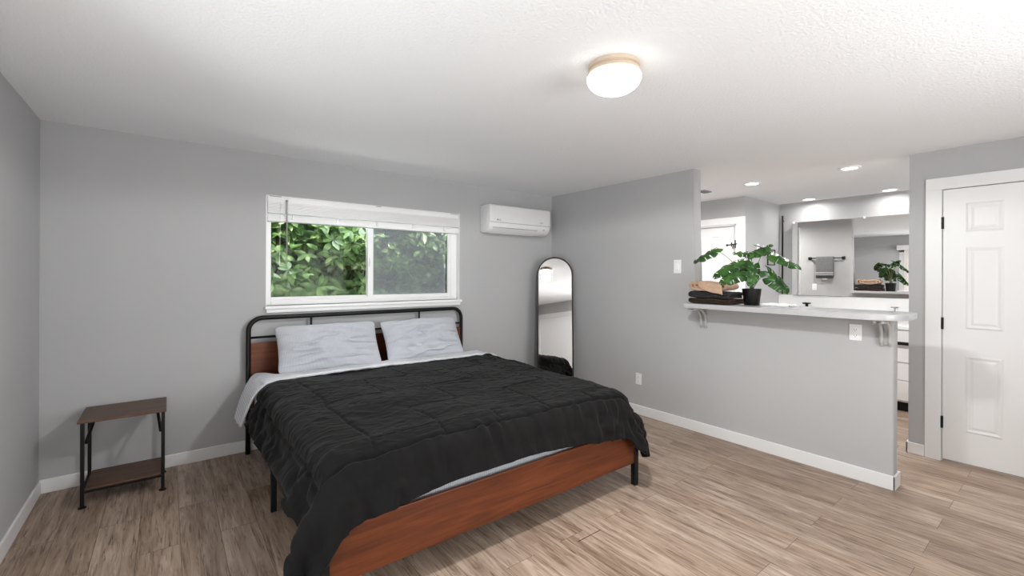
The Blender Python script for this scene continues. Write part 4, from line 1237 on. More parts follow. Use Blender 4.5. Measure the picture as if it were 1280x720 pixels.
     (-855,-852,-848,-839,-834,-829,-823,-820,-818,-817,-817,-816,-816,-816,-816,-816,-816,-816,-816,-815,-815,-815,-815,-815,-815,-815,-815,-815,-815,-815,-815,-814,-814,-814,-814,-814,-814,-814,-814,-814,-814,-811,-822,-839,-853,-853,-855,-862,-861),
     (-906,-904,-898,-889,-885,-880,-876,-873,-871,-870,-870,-869,-869,-869,-869,-869,-869,-869,-869,-869,-868,-868,-868,-868,-868,-868,-868,-868,-868,-868,-867,-867,-867,-867,-867,-867,-867,-867,-867,-867,-866,-865,-863,-880,-893,-901,-903,-898,-905),
     (-955,-955,-948,-942,-937,-931,-929,-926,-925,-924,-923,-923,-923,-922,-922,-922,-922,-922,-922,-922,-922,-921,-921,-921,-921,-921,-921,-921,-921,-920,-920,-920,-920,-920,-920,-920,-920,-919,-919,-919,-920,-919,-917,-925,-941,-942,-951,-940,-952),
     (-1007,-1005,-998,-994,-988,-984,-982,-980,-978,-977,-976,-976,-976,-976,-976,-975,-975,-975,-975,-975,-975,-975,-974,-974,-974,-974,-974,-974,-973,-973,-973,-973,-973,-973,-973,-972,-972,-972,-972,-972,-972,-970,-969,-976,-985,-986,-999,-994,-983),
     (-1057,-1052,-1051,-1045,-1041,-1038,-1036,-1034,-1032,-1031,-1030,-1029,-1029,-1029,-1029,-1029,-1028,-1028,-1028,-1028,-1028,-1028,-1027,-1027,-1027,-1027,-1027,-1027,-1026,-1026,-1026,-1026,-1026,-1026,-1025,-1025,-1025,-1025,-1025,-1025,-1025,-1024,-1020,-1018,-1030,-1032,-1033,-1045,-1035),
     (-1108,-1105,-1103,-1096,-1093,-1091,-1090,-1087,-1085,-1084,-1083,-1082,-1082,-1082,-1082,-1082,-1082,-1081,-1081,-1081,-1081,-1081,-1080,-1080,-1080,-1080,-1080,-1080,-1079,-1079,-1079,-1079,-1079,-1078,-1078,-1078,-1078,-1078,-1078,-1078,-1078,-1077,-1075,-1072,-1072,-1086,-1080,-1083,-1080),
     (-1162,-1157,-1152,-1151,-1147,-1146,-1143,-1140,-1139,-1138,-1136,-1136,-1135,-1135,-1135,-1135,-1135,-1134,-1134,-1134,-1134,-1134,-1133,-1133,-1133,-1133,-1133,-1133,-1132,-1132,-1132,-1132,-1132,-1131,-1131,-1131,-1131,-1131,-1130,-1130,-1131,-1129,-1128,-1125,-1125,-1128,-1124,-1123,-1128),
     (-1215,-1206,-1207,-1204,-1200,-1196,-1196,-1194,-1192,-1191,-1190,-1189,-1189,-1188,-1188,-1188,-1188,-1188,-1187,-1187,-1187,-1187,-1187,-1186,-1186,-1186,-1186,-1185,-1185,-1185,-1185,-1185,-1184,-1184,-1184,-1184,-1184,-1183,-1183,-1183,-1183,-1183,-1182,-1179,-1172,-1173,-1170,-1176,-1173),
     (-1264,-1261,-1260,-1256,-1253,-1251,-1249,-1247,-1246,-1244,-1243,-1242,-1242,-1242,-1241,-1241,-1241,-1241,-1241,-1240,-1240,-1240,-1240,-1239,-1239,-1239,-1239,-1238,-1238,-1238,-1238,-1237,-1237,-1237,-1237,-1237,-1236,-1236,-1236,-1236,-1236,-1235,-1235,-1231,-1227,-1225,-1222,-1220,-1225),
     (-1318,-1316,-1313,-1310,-1307,-1305,-1303,-1301,-1299,-1298,-1296,-1295,-1295,-1295,-1295,-1294,-1294,-1294,-1294,-1293,-1293,-1293,-1293,-1292,-1292,-1292,-1292,-1291,-1291,-1291,-1291,-1290,-1290,-1290,-1290,-1289,-1289,-1289,-1289,-1289,-1289,-1288,-1285,-1282,-1281,-1278,-1275,-1275,-1271),
     (-1370,-1370,-1362,-1363,-1360,-1359,-1357,-1355,-1353,-1351,-1350,-1349,-1348,-1348,-1348,-1348,-1347,-1347,-1347,-1346,-1346,-1346,-1346,-1345,-1345,-1345,-1345,-1344,-1344,-1344,-1344,-1343,-1343,-1343,-1342,-1342,-1342,-1342,-1341,-1341,-1342,-1341,-1337,-1336,-1334,-1332,-1327,-1329,-1321),
     (-1425,-1418,-1417,-1416,-1414,-1413,-1409,-1408,-1406,-1405,-1403,-1402,-1402,-1401,-1401,-1401,-1400,-1400,-1400,-1400,-1399,-1399,-1399,-1398,-1398,-1398,-1398,-1397,-1397,-1397,-1396,-1396,-1396,-1396,-1395,-1395,-1395,-1394,-1394,-1394,-1394,-1392,-1390,-1389,-1387,-1383,-1380,-1382,-1373),
     (-1478,-1473,-1472,-1470,-1467,-1464,-1462,-1461,-1460,-1458,-1456,-1455,-1455,-1455,-1454,-1454,-1454,-1453,-1453,-1453,-1452,-1452,-1452,-1451,-1451,-1451,-1451,-1450,-1450,-1450,-1449,-1449,-1449,-1448,-1448,-1448,-1447,-1447,-1447,-1447,-1448,-1445,-1444,-1442,-1441,-1436,-1433,-1428,-1425),
     (-1532,-1528,-1526,-1524,-1521,-1518,-1516,-1515,-1513,-1511,-1510,-1508,-1508,-1508,-1507,-1507,-1507,-1506,-1506,-1506,-1505,-1505,-1505,-1504,-1504,-1504,-1504,-1503,-1503,-1503,-1502,-1502,-1502,-1501,-1501,-1501,-1500,-1500,-1500,-1500,-1500,-1498,-1497,-1495,-1492,-1489,-1486,-1482,-1475),
     (-1587,-1583,-1581,-1578,-1575,-1573,-1570,-1568,-1567,-1565,-1563,-1562,-1561,-1561,-1561,-1560,-1560,-1560,-1559,-1559,-1559,-1558,-1558,-1558,-1557,-1557,-1556,-1556,-1556,-1555,-1555,-1555,-1554,-1554,-1554,-1553,-1553,-1553,-1552,-1553,-1552,-1551,-1550,-1550,-1545,-1542,-1538,-1533,-1525),
     (-1642,-1638,-1635,-1632,-1629,-1627,-1624,-1622,-1620,-1618,-1616,-1615,-1614,-1614,-1614,-1613,-1613,-1613,-1612,-1612,-1612,-1611,-1611,-1611,-1610,-1610,-1609,-1609,-1609,-1608,-1608,-1608,-1607,-1607,-1607,-1606,-1606,-1606,-1605,-1605,-1605,-1604,-1603,-1602,-1599,-1595,-1592,-1585,-1577),
     (-1696,-1693,-1688,-1687,-1684,-1681,-1678,-1676,-1674,-1672,-1669,-1668,-1668,-1667,-1667,-1667,-1666,-1666,-1665,-1665,-1665,-1664,-1664,-1664,-1663,-1663,-1662,-1662,-1662,-1661,-1661,-1661,-1660,-1660,-1659,-1659,-1659,-1658,-1658,-1658,-1657,-1656,-1656,-1656,-1650,-1646,-1643,-1634,-1627),
     (-1751,-1747,-1743,-1741,-1738,-1735,-1732,-1730,-1727,-1725,-1723,-1721,-1721,-1721,-1720,-1720,-1719,-1719,-1719,-1718,-1718,-1717,-1717,-1717,-1716,-1716,-1715,-1715,-1715,-1714,-1714,-1713,-1713,-1713,-1712,-1712,-1711,-1711,-1711,-1711,-1710,-1709,-1709,-1706,-1700,-1697,-1691,-1686,-1679),
     (-1806,-1802,-1797,-1795,-1792,-1789,-1786,-1783,-1781,-1778,-1776,-1775,-1774,-1774,-1773,-1773,-1773,-1772,-1772,-1771,-1771,-1770,-1770,-1770,-1769,-1769,-1768,-1768,-1768,-1767,-1767,-1766,-1766,-1765,-1765,-1765,-1764,-1764,-1763,-1764,-1763,-1762,-1760,-1758,-1753,-1748,-1744,-1736,-1730),
     (-1861,-1855,-1852,-1850,-1846,-1843,-1840,-1837,-1834,-1832,-1829,-1828,-1827,-1827,-1827,-1826,-1826,-1825,-1825,-1824,-1824,-1824,-1823,-1823,-1822,-1822,-1821,-1821,-1820,-1820,-1820,-1819,-1819,-1818,-1818,-1817,-1817,-1817,-1816,-1816,-1816,-1815,-1813,-1809,-1804,-1798,-1792,-1786,-1782),
     (-1912,-1909,-1903,-1904,-1900,-1897,-1894,-1891,-1888,-1885,-1883,-1881,-1881,-1880,-1880,-1879,-1879,-1878,-1878,-1877,-1877,-1877,-1876,-1876,-1875,-1875,-1874,-1874,-1873,-1873,-1873,-1872,-1872,-1871,-1871,-1870,-1870,-1869,-1869,-1869,-1869,-1867,-1864,-1859,-1854,-1847,-1842,-1835,-1834),
     (-1953,-1945,-1954,-1950,-1954,-1951,-1947,-1944,-1941,-1939,-1936,-1934,-1934,-1933,-1933,-1932,-1932,-1931,-1931,-1931,-1930,-1930,-1929,-1929,-1928,-1928,-1927,-1927,-1926,-1926,-1925,-1925,-1924,-1924,-1924,-1923,-1923,-1922,-1922,-1922,-1922,-1919,-1915,-1909,-1905,-1899,-1891,-1887,-1882),
     (-1979,-1987,-1988,-1993,-1996,-1991,-1986,-1982,-1979,-1977,-1974,-1972,-1970,-1969,-1969,-1968,-1967,-1967,-1966,-1966,-1965,-1965,-1964,-1964,-1964,-1963,-1963,-1963,-1963,-1963,-1963,-1963,-1962,-1963,-1963,-1963,-1963,-1964,-1964,-1965,-1965,-1962,-1963,-1961,-1955,-1951,-1942,-1937,-1933),
     (-2010,-2026,-2018,-2027,-2028,-2030,-2024,-2020,-2017,-2015,-2012,-2009,-2007,-2006,-2004,-2003,-2002,-2002,-2001,-2001,-2001,-2000,-2000,-1999,-1999,-1998,-1998,-1999,-1999,-1999,-2000,-2000,-2000,-2001,-2002,-2003,-2004,-2005,-2007,-2008,-2008,-2006,-2014,-2014,-2007,-1999,-1991,-1986,-1985),
     (-2038,-2049,-2054,-2062,-2067,-2065,-2062,-2058,-2055,-2052,-2050,-2047,-2044,-2042,-2040,-2039,-2038,-2037,-2037,-2036,-2036,-2035,-2035,-2035,-2034,-2034,-2034,-2035,-2035,-2036,-2037,-2038,-2038,-2040,-2041,-2043,-2045,-2047,-2049,-2051,-2051,-2052,-2064,-2065,-2055,-2045,-2037,-2031,-2034),
     (-2058,-2085,-2087,-2096,-2100,-2097,-2100,-2095,-2092,-2090,-2087,-2084,-2080,-2078,-2076,-2074,-2073,-2072,-2072,-2072,-2071,-2071,-2070,-2070,-2069,-2069,-2069,-2071,-2072,-2073,-2074,-2075,-2076,-2078,-2081,-2083,-2085,-2088,-2092,-2093,-2093,-2097,-2114,-2111,-2097,-2091,-2084,-2068,-2070),
     (-2089,-2101,-2122,-2132,-2133,-2132,-2136,-2133,-2130,-2128,-2125,-2121,-2116,-2114,-2111,-2110,-2108,-2107,-2106,-2106,-2106,-2106,-2105,-2105,-2104,-2104,-2105,-2106,-2108,-2109,-2111,-2112,-2114,-2116,-2119,-2121,-2124,-2128,-2132,-2135,-2137,-2143,-2163,-2161,-2145,-2138,-2126,-2118,-2098),
     (-2110,-2137,-2161,-2174,-2170,-2169,-2174,-2171,-2168,-2166,-2163,-2159,-2153,-2150,-2147,-2145,-2143,-2141,-2141,-2141,-2141,-2140,-2140,-2140,-2140,-2140,-2140,-2142,-2145,-2146,-2148,-2150,-2152,-2155,-2158,-2162,-2165,-2170,-2175,-2178,-2180,-2189,-2213,-2213,-2193,-2183,-2167,-2149,-2134),
     (-2142,-2164,-2190,-2206,-2208,-2204,-2211,-2207,-2205,-2203,-2200,-2196,-2190,-2186,-2183,-2180,-2178,-2177,-2176,-2176,-2176,-2176,-2176,-2175,-2175,-2175,-2176,-2178,-2181,-2183,-2185,-2188,-2190,-2193,-2197,-2201,-2205,-2211,-2215,-2218,-2219,-2230,-2242,-2248,-2231,-2215,-2193,-2199,-2169),
     (-2163,-2201,-2229,-2240,-2242,-2237,-2239,-2238,-2235,-2234,-2231,-2228,-2223,-2219,-2216,-2213,-2211,-2210,-2210,-2210,-2209,-2210,-2209,-2209,-2209,-2209,-2210,-2213,-2216,-2217,-2219,-2221,-2223,-2228,-2229,-2230,-2235,-2237,-2246,-2248,-2250,-2256,-2269,-2284,-2266,-2250,-2237,-2214,-2186),
     (-2196,-2238,-2252,-2275,-2273,-2257,-2261,-2253,-2250,-2258,-2253,-2250,-2246,-2244,-2242,-2241,-2239,-2238,-2238,-2238,-2238,-2237,-2238,-2237,-2237,-2237,-2237,-2239,-2241,-2242,-2243,-2246,-2248,-2246,-2252,-2251,-2256,-2260,-2260,-2268,-2265,-2273,-2295,-2298,-2300,-2283,-2259,-2251,-2214),
     (-2230,-2264,-2285,-2294,-2299,-2282,-2280,-2262,-2274,-2265,-2264,-2264,-2259,-2258,-2256,-2255,-2254,-2254,-2254,-2254,-2254,-2254,-2254,-2254,-2252,-2254,-2254,-2255,-2256,-2257,-2259,-2259,-2260,-2261,-2258,-2265,-2265,-2265,-2280,-2275,-2276,-2291,-2318,-2315,-2304,-2306,-2272,-2258,-2244),
     (-2257,-2274,-2299,-2297,-2314,-2306,-2297,-2276,-2283,-2270,-2277,-2272,-2271,-2267,-2264,-2263,-2262,-2262,-2263,-2265,-2263,-2264,-2263,-2263,-2263,-2262,-2262,-2262,-2263,-2265,-2266,-2268,-2272,-2276,-2277,-2275,-2277,-2289,-2301,-2281,-2291,-2298,-2315,-2320,-2340,-2329,-2295,-2275,-2256),
     (-2263,-2303,-2287,-2303,-2327,-2327,-2302,-2291,-2295,-2288,-2294,-2297,-2282,-2278,-2276,-2275,-2272,-2274,-2274,-2276,-2277,-2276,-2275,-2274,-2274,-2273,-2272,-2273,-2275,-2276,-2277,-2279,-2285,-2289,-2287,-2297,-2300,-2315,-2303,-2309,-2305,-2317,-2327,-2367,-2347,-2335,-2308,-2301,-2264),
     (-2275,-2304,-2291,-2326,-2348,-2340,-2308,-2309,-2304,-2309,-2309,-2302,-2298,-2296,-2293,-2291,-2290,-2289,-2289,-2291,-2290,-2290,-2291,-2288,-2288,-2287,-2287,-2291,-2291,-2293,-2295,-2300,-2301,-2302,-2312,-2313,-2311,-2313,-2308,-2316,-2317,-2333,-2362,-2373,-2381,-2343,-2327,-2315,-2269),
     (-2300,-2288,-2309,-2349,-2364,-2349,-2315,-2324,-2312,-2327,-2322,-2313,-2316,-2311,-2306,-2307,-2306,-2305,-2305,-2306,-2306,-2305,-2305,-2305,-2305,-2305,-2306,-2308,-2309,-2309,-2309,-2307,-2316,-2314,-2314,-2311,-2323,-2324,-2312,-2342,-2324,-2347,-2377,-2391,-2393,-2364,-2326,-2342,-2297),
    ),
    (
     (384,418,465,504,549,595,632,645,652,653,651,650,649,644,643,639,637,637,638,637,640,641,643,645,649,647,647,648,646,646,646,645,644,643,643,647,645,648,649,649,647,644,641,591,569,519,475,439,418),
     (412,432,471,511,551,604,637,647,652,651,649,648,646,645,641,637,637,636,637,636,640,643,644,647,649,650,652,650,651,651,649,647,647,644,644,644,648,647,646,648,639,657,641,611,565,515,479,434,409),
     (411,432,475,515,556,610,640,648,651,649,648,647,643,641,639,638,637,635,636,638,639,644,647,647,649,651,652,652,651,649,649,647,644,642,643,643,643,641,646,645,648,639,639,613,564,530,478,437,425),
     (403,440,475,506,559,599,638,649,646,646,648,647,643,642,640,640,638,637,636,640,643,646,647,651,650,651,653,653,652,650,647,645,644,641,641,639,638,641,643,642,652,656,640,612,560,522,476,437,412),
     (391,429,461,508,556,607,637,648,643,644,645,647,646,643,643,640,641,640,641,641,644,643,647,651,652,653,655,653,652,650,648,645,643,642,640,636,637,637,640,641,659,657,639,611,559,518,489,441,399),
     (377,422,467,510,557,600,638,638,645,645,648,647,647,648,647,645,643,642,644,643,645,646,647,649,651,652,651,649,650,647,646,644,639,639,638,637,638,639,638,640,654,640,638,607,567,519,494,449,394),
     (369,417,464,503,555,600,631,639,645,648,648,649,651,649,649,649,647,644,643,645,644,646,647,647,649,648,650,649,648,647,643,642,641,639,637,636,637,639,641,641,644,636,637,603,562,512,479,443,404),
     (367,411,455,506,558,599,637,640,645,647,651,651,652,652,651,650,650,646,645,643,643,642,641,644,647,647,648,646,647,645,644,642,642,639,640,638,639,640,641,645,642,637,642,603,561,510,484,455,412),
     (379,415,455,506,557,604,633,643,647,649,652,652,652,652,654,650,649,646,644,644,641,641,640,642,643,643,645,645,646,646,645,645,643,641,641,641,642,642,645,645,643,644,645,597,563,515,471,446,402),
     (374,409,456,504,556,601,630,639,649,650,652,653,654,653,652,649,646,646,642,639,637,638,637,639,639,642,643,645,648,648,646,645,646,645,644,644,644,643,644,646,643,642,643,593,557,509,467,442,400),
     (358,408,453,503,551,603,631,639,648,650,652,652,652,651,649,648,647,644,640,636,638,635,637,637,638,642,642,648,647,650,649,651,649,647,648,647,645,643,643,644,644,639,640,588,551,511,470,443,390),
     (358,408,452,504,553,604,637,643,647,647,649,651,651,650,649,648,643,642,639,637,638,637,636,638,640,644,645,648,651,651,653,652,651,651,648,647,646,645,641,645,641,633,637,584,553,507,458,413,396),
     (369,411,449,502,552,603,635,641,643,644,649,646,648,646,649,648,645,641,640,638,637,637,638,639,641,643,647,648,651,653,653,652,651,651,650,646,644,643,640,641,643,635,634,581,542,502,456,411,417),
     (377,412,450,497,552,604,632,639,641,642,642,645,647,645,645,647,644,645,642,640,639,640,639,642,642,646,649,649,654,653,654,653,653,650,647,646,643,640,639,639,640,642,629,578,536,510,459,421,403),
     (375,411,445,498,550,604,634,641,637,639,642,643,643,646,646,648,647,647,644,644,644,643,642,642,644,647,647,649,653,653,652,652,651,649,647,644,641,638,637,636,640,645,615,575,533,504,455,421,382),
     (365,416,448,498,551,603,635,642,636,639,640,642,644,648,650,649,650,647,648,646,646,643,644,644,644,646,648,649,649,651,650,648,649,648,645,642,641,637,637,637,640,647,616,573,530,497,452,417,370),
     (371,413,445,497,552,604,637,639,638,638,641,644,646,649,650,651,652,653,650,649,649,646,644,644,642,642,644,646,646,646,646,649,647,645,643,639,639,639,640,636,642,642,613,572,527,489,450,411,369),
     (376,412,445,498,551,603,634,641,637,640,643,645,649,650,652,653,652,653,651,649,647,645,643,642,642,642,642,642,645,645,646,646,646,647,644,645,641,643,640,639,637,638,611,569,526,482,448,395,363),
     (378,414,446,498,551,602,634,642,641,642,644,645,647,651,653,653,654,653,652,649,647,646,643,640,639,639,640,641,640,642,643,646,646,647,646,647,645,643,644,643,640,637,611,568,530,478,443,389,351),
     (381,413,447,498,552,603,634,638,640,643,644,646,650,651,653,653,652,652,651,647,645,643,639,637,638,638,637,639,639,643,646,648,648,649,651,649,648,646,645,644,640,635,611,567,529,476,441,390,340),
     (381,415,449,499,553,603,634,639,644,642,646,646,647,650,651,651,653,650,649,647,644,642,640,637,637,636,636,639,640,644,645,646,650,653,652,653,651,651,647,647,640,635,610,572,521,474,438,387,335),
     (386,417,458,499,553,604,634,638,643,644,642,644,646,645,648,648,649,648,646,645,644,642,639,639,638,638,639,639,642,642,645,651,652,652,654,653,650,651,648,646,638,638,612,572,523,472,424,382,330),
     (390,419,462,500,554,604,634,638,642,642,642,640,643,644,645,646,645,646,646,646,644,643,642,638,637,637,638,642,643,643,649,650,653,654,655,653,652,650,649,645,639,635,618,573,525,473,427,378,326),
     (394,427,463,501,555,605,634,638,640,640,640,639,638,640,644,645,646,645,647,647,646,644,644,641,643,640,642,643,643,647,647,650,652,653,653,653,650,649,647,644,641,639,618,568,524,473,428,377,324),
     (394,424,465,503,556,607,635,640,641,640,638,638,639,639,639,642,644,646,649,648,649,648,645,644,646,644,643,645,646,647,646,649,649,650,652,652,649,648,644,642,639,640,617,574,524,475,427,377,324),
     (401,424,466,503,555,607,635,640,638,638,634,635,636,639,641,643,645,648,650,651,649,650,649,650,646,645,643,644,646,644,646,648,648,649,649,650,650,645,644,641,643,642,619,575,525,477,427,378,325),
     (402,434,470,518,555,606,634,639,639,638,637,637,638,640,641,646,646,651,652,653,654,652,653,649,648,647,643,641,644,642,642,644,645,645,646,645,647,646,644,644,646,642,620,576,523,475,428,376,326),
     (422,440,479,515,554,606,633,638,639,639,638,637,639,641,642,645,648,650,652,654,654,652,652,650,648,646,642,640,641,641,641,641,643,644,644,646,646,646,645,644,646,641,617,571,523,473,427,378,327),
     (435,448,492,526,567,606,634,639,640,639,640,639,641,643,643,647,649,650,653,655,654,655,650,650,647,645,641,638,638,637,640,639,640,641,643,645,647,648,647,646,645,636,618,573,529,475,429,382,331),
     (414,453,483,533,562,605,631,641,643,642,641,641,641,643,645,647,649,652,653,653,654,652,650,649,646,642,641,640,638,635,637,639,640,643,645,646,649,648,650,649,650,637,615,570,531,478,434,389,338),
     (392,432,466,510,565,603,631,640,643,644,645,642,643,644,646,646,648,650,651,652,654,653,650,647,645,643,640,638,636,637,637,639,639,644,644,645,646,647,649,644,642,637,609,567,520,483,434,402,353),
     (381,411,449,500,554,606,638,640,642,644,642,642,643,644,644,645,646,647,649,649,650,648,648,645,643,641,638,638,639,636,636,637,639,638,638,638,639,638,637,643,639,637,608,559,511,474,433,398,370),
     (358,398,433,484,537,592,629,639,639,639,639,639,639,640,639,639,640,641,641,641,641,640,640,638,638,638,640,639,637,639,638,638,638,637,636,637,638,639,638,639,637,632,595,548,510,473,425,393,378),
     (343,385,428,471,520,576,617,629,631,632,633,634,635,636,637,638,638,638,638,638,638,638,638,638,638,638,636,636,637,637,636,636,637,635,636,635,633,632,628,625,621,612,562,520,499,467,434,385,370),
     (336,370,412,457,510,559,589,607,609,610,612,616,620,623,624,625,627,627,628,627,628,628,628,628,628,629,628,628,627,625,624,621,619,618,616,609,607,602,600,595,593,577,528,501,467,457,432,396,382),
     (317,354,400,446,487,527,558,573,574,581,581,586,592,597,600,603,605,606,606,606,607,607,607,607,608,607,606,603,600,598,595,593,591,585,585,578,574,569,561,560,554,540,495,457,445,421,395,384,354),
     (305,341,378,410,454,497,525,536,548,544,545,551,558,564,567,571,573,575,575,575,575,576,576,576,575,576,575,572,568,565,562,558,555,551,546,541,535,528,525,522,515,508,460,418,400,382,350,341,327),
     (289,324,341,367,417,467,491,501,512,508,514,514,524,529,532,536,539,541,541,541,541,542,541,542,542,542,540,536,532,529,526,522,519,516,512,503,497,495,491,480,478,465,415,379,372,358,322,311,285),
     (276,295,299,324,381,433,454,467,478,474,483,486,488,494,498,503,505,508,508,508,508,508,508,508,508,508,506,502,498,494,491,486,484,482,474,471,469,464,453,450,445,432,375,357,329,319,299,268,254),
     (259,256,256,287,343,396,416,433,440,443,448,451,455,464,468,472,475,477,476,476,476,476,476,476,476,476,474,471,466,462,458,455,453,447,445,437,430,423,418,416,406,399,342,311,313,280,258,241,215),
     (238,217,215,250,304,357,378,400,404,411,413,419,426,431,435,440,443,445,445,444,444,444,444,445,445,445,443,439,434,430,426,421,419,413,406,401,395,388,379,385,369,362,305,274,269,247,239,202,185),
    ),
)
# duvet: a draped sheet, its resting shape given in millimetres on a coarse grid (x, y, z), refined here with quilting and creases
DV = np.array(DUVET_MM, dtype=float).transpose(1, 2, 0) / 1000
NU, NV = 385, 341
G = np.einsum('ij,jkc->ikc', crm(41, NV), DV)
G = np.einsum('ij,kjc->kic', crm(49, NU), G)
uu = np.linspace(0, 1, NU)[None, :] * np.ones((NV, 1))
vv = np.linspace(0, 1, NV)[:, None] * np.ones((1, NU))
XR = 0.90 + 2.61 * uu                  # where the cloth lies before it bends over the edge
YR = -0.55 - 2.13 * vv
YR = np.where(vv > 0.65, -0.55 - 2.13 * 0.65 - (vv - 0.65) * 1.95, YR)
seam_x0, seam_x1, seam_y = 1.105, 3.30, -2.30
puff = np.zeros_like(uu); cut = np.zeros_like(uu)
def seam(dist, mask=None, w=0.010, dep=1.0):
    global cut
    s = np.exp(-(dist / w) ** 2) * dep
    if mask is not None: s = s * mask
    cut = np.maximum(cut, s)
def rng_mask(a, lo, hi): return ((a > lo) & (a < hi)).astype(float)
seam(YR - (seam_y + 0.012 * np.sin(XR * 5)), rng_mask(XR, seam_x0 - 0.01, seam_x1 + 0.01), 0.012, 1.9)
seam(XR - (seam_x0 + 0.008 * np.sin(YR * 6)), rng_mask(YR, seam_y, 0), 0.011, 1.2)
seam(XR - (seam_x1 + 0.008 * np.sin(YR * 5)), rng_mask(YR, seam_y, 0), 0.011, 1.2)
wx = XR + 0.012 * np.sin(YR * 7.0) + 0.006 * np.sin(YR * 17 + 1)
wy = YR + 0.012 * np.sin(XR * 6.0) + 0.006 * np.sin(XR * 19)
seam(wx - 1.415, rng_mask(YR, seam_y + 0.17, 0), 0.009, 1.0)
cols = [1.415, 1.785, 2.13, 2.49, 2.86]
rows = [seam_y + 0.17 + k * 0.40 for k in range(5)]
for k, x in enumerate(cols):
    seam(wx - x, rng_mask(YR, seam_y, seam_y + 0.17), 0.009, 0.9)
for q, y in enumerate(rows):
    for k, x in enumerate(cols):
        if (q + k) % 2 == 0:
            x2 = cols[k + 1] if k + 1 < len(cols) else seam_x1
            seam(wy - y, rng_mask(XR, x, x2), 0.009, 0.8)
            seam(wx - x2, rng_mask(YR, y, y + 0.40), 0.009, 0.6)
# soft loft away from the seams
loft = 1 - np.exp(-np.minimum.reduce([np.abs(YR - seam_y), np.abs(XR - seam_x0), np.abs(XR - seam_x1)]) / 0.06)
n1 = lattice(NV, NU, 20, 18, 1); n2 = lattice(NV, NU, 44, 34, 2); n3 = lattice(NV, NU, 90, 70, 3); n4 = lattice(NV, NU, 9, 64, 4); n5 = lattice(NV, NU, 14, 12, 5)
ridge = lambda a: (1 - np.abs(a) * 2.2)
hang = np.clip((-2.22 - YR) / 0.1, 0, 1) 
sideh = np.clip((1.16 - XR) / 0.06, 0, 1)
wr = 0.0035 * np.clip(ridge(n2 + 0.35 * n1), 0, 1) ** 2 + 0.0016 * n3 + 0.006 * n5
# short sharp creases running across the bed near the pillows
n6 = lattice(NV, NU, 75, 16, 11); n7 = lattice(NV, NU, 12, 10, 12)
crease = (0.35 + 0.65 * np.clip((XR - 1.3) / 0.2, 0, 1)) * np.clip(ridge(n6 * 1.6), 0, 1) ** 3 * np.clip(n7 * 1.6 + 0.1, 0, 1) * (YR > -1.5)
wr = wr - 0.006 * crease
wr = wr * (1 - hang) * (1 - 0.6 * sideh) + hang * (0.011 * n4 + 0.005 * lattice(NV, NU, 16, 110, 6)) + 0.004 * lattice(NV, NU, 26, 18, 8) * sideh
disp = 0.006 + wr - 0.009 * cut + 0.010 * loft
nn = normals(G)
if nn[NV // 3, NU // 2, 2] < 0: nn = -nn
for _ in range(6):
    nn[1:-1, 1:-1] = (nn[1:-1, 1:-1] * 2 + nn[:-2, 1:-1] + nn[2:, 1:-1] + nn[1:-1, :-2] + nn[1:-1, 2:]) / 6
nn /= np.linalg.norm(nn, axis=2, keepdims=True)
G = G + nn * disp[:, :, None]
G[:, :, 2] = np.maximum(G[:, :, 2], 0.012)
dv = cloth_obj('duvet', G[:, ::-1], M['blackfab'], None, 0.022, -1.0)
tag(dv, 'black quilted duvet spread over the bed and hanging off its sides', 'duvet')

# sheet folded back over the top of the duvet
prof = [(1.045, 0.385), (1.060, 0.43), (1.085, 0.50), (1.115, 0.565), (1.150, 0.622), (1.195, 0.655), (1.26, 0.670), (1.40, 0.674), (1.8, 0.676), (2.3, 0.676), (2.8, 0.674), (3.08, 0.672), (3.19, 0.664), (3.25, 0.632), (3.28, 0.57), (3.29, 0.48), (3.30, 0.42)]
pp = np.array(prof)
seg = np.r_[0, np.cumsum(np.hypot(*np.diff(pp, axis=0).T))]
ss = np.linspace(0, seg[-1], 261)
px_ = np.interp(ss, seg, pp[:, 0]); pz_ = np.interp(ss, seg, pp[:, 1])
k_ = np.ones(7) / 7
px_[3:-3] = np.convolve(px_, k_, 'valid'); pz_[3:-3] = np.convolve(pz_, k_, 'valid')
nt_ = 41
S = np.zeros((nt_, 261, 3))
for j in range(nt_):
    t = j / (nt_ - 1)
    S[j, :, 0] = px_ + 0.01 * t * (px_ < 1.2)
    ya = -0.33 + 0.20 * np.clip((1.32 - px_) / 0.1, 0, 1) - 0.20 * np.clip((1.20 - px_) / 0.15, 0, 1)
    yb = -0.585 - 0.04 * np.clip((px_ - 3.0) / 0.3, 0, 1) + 0.015 * np.sin(px_ * 4)
    S[j, :, 1] = ya + (yb - ya) * t
    edge = np.clip(1 - np.minimum(t, 1.0) / 0.12, 0, 1)
    S[j, :, 2] = pz_ - 0.022 * edge ** 2 + 0.008 * np.clip((t - 0.6) / 0.3, 0, 1) * np.clip((px_ - 1.2) / 0.1, 0, 1)
S[:, :, 2] += 0.004 * lattice(nt_, 261, 9, 40, 21) + 0.0025 * lattice(nt_, 261, 16, 110, 22)
sh = cloth_obj('bed_sheet', S[:, ::-1], M['sheet'], None, 0.016, -1.0)
tag(sh, 'pale grey sheet folded back between the pillows and the black duvet', 'sheet')

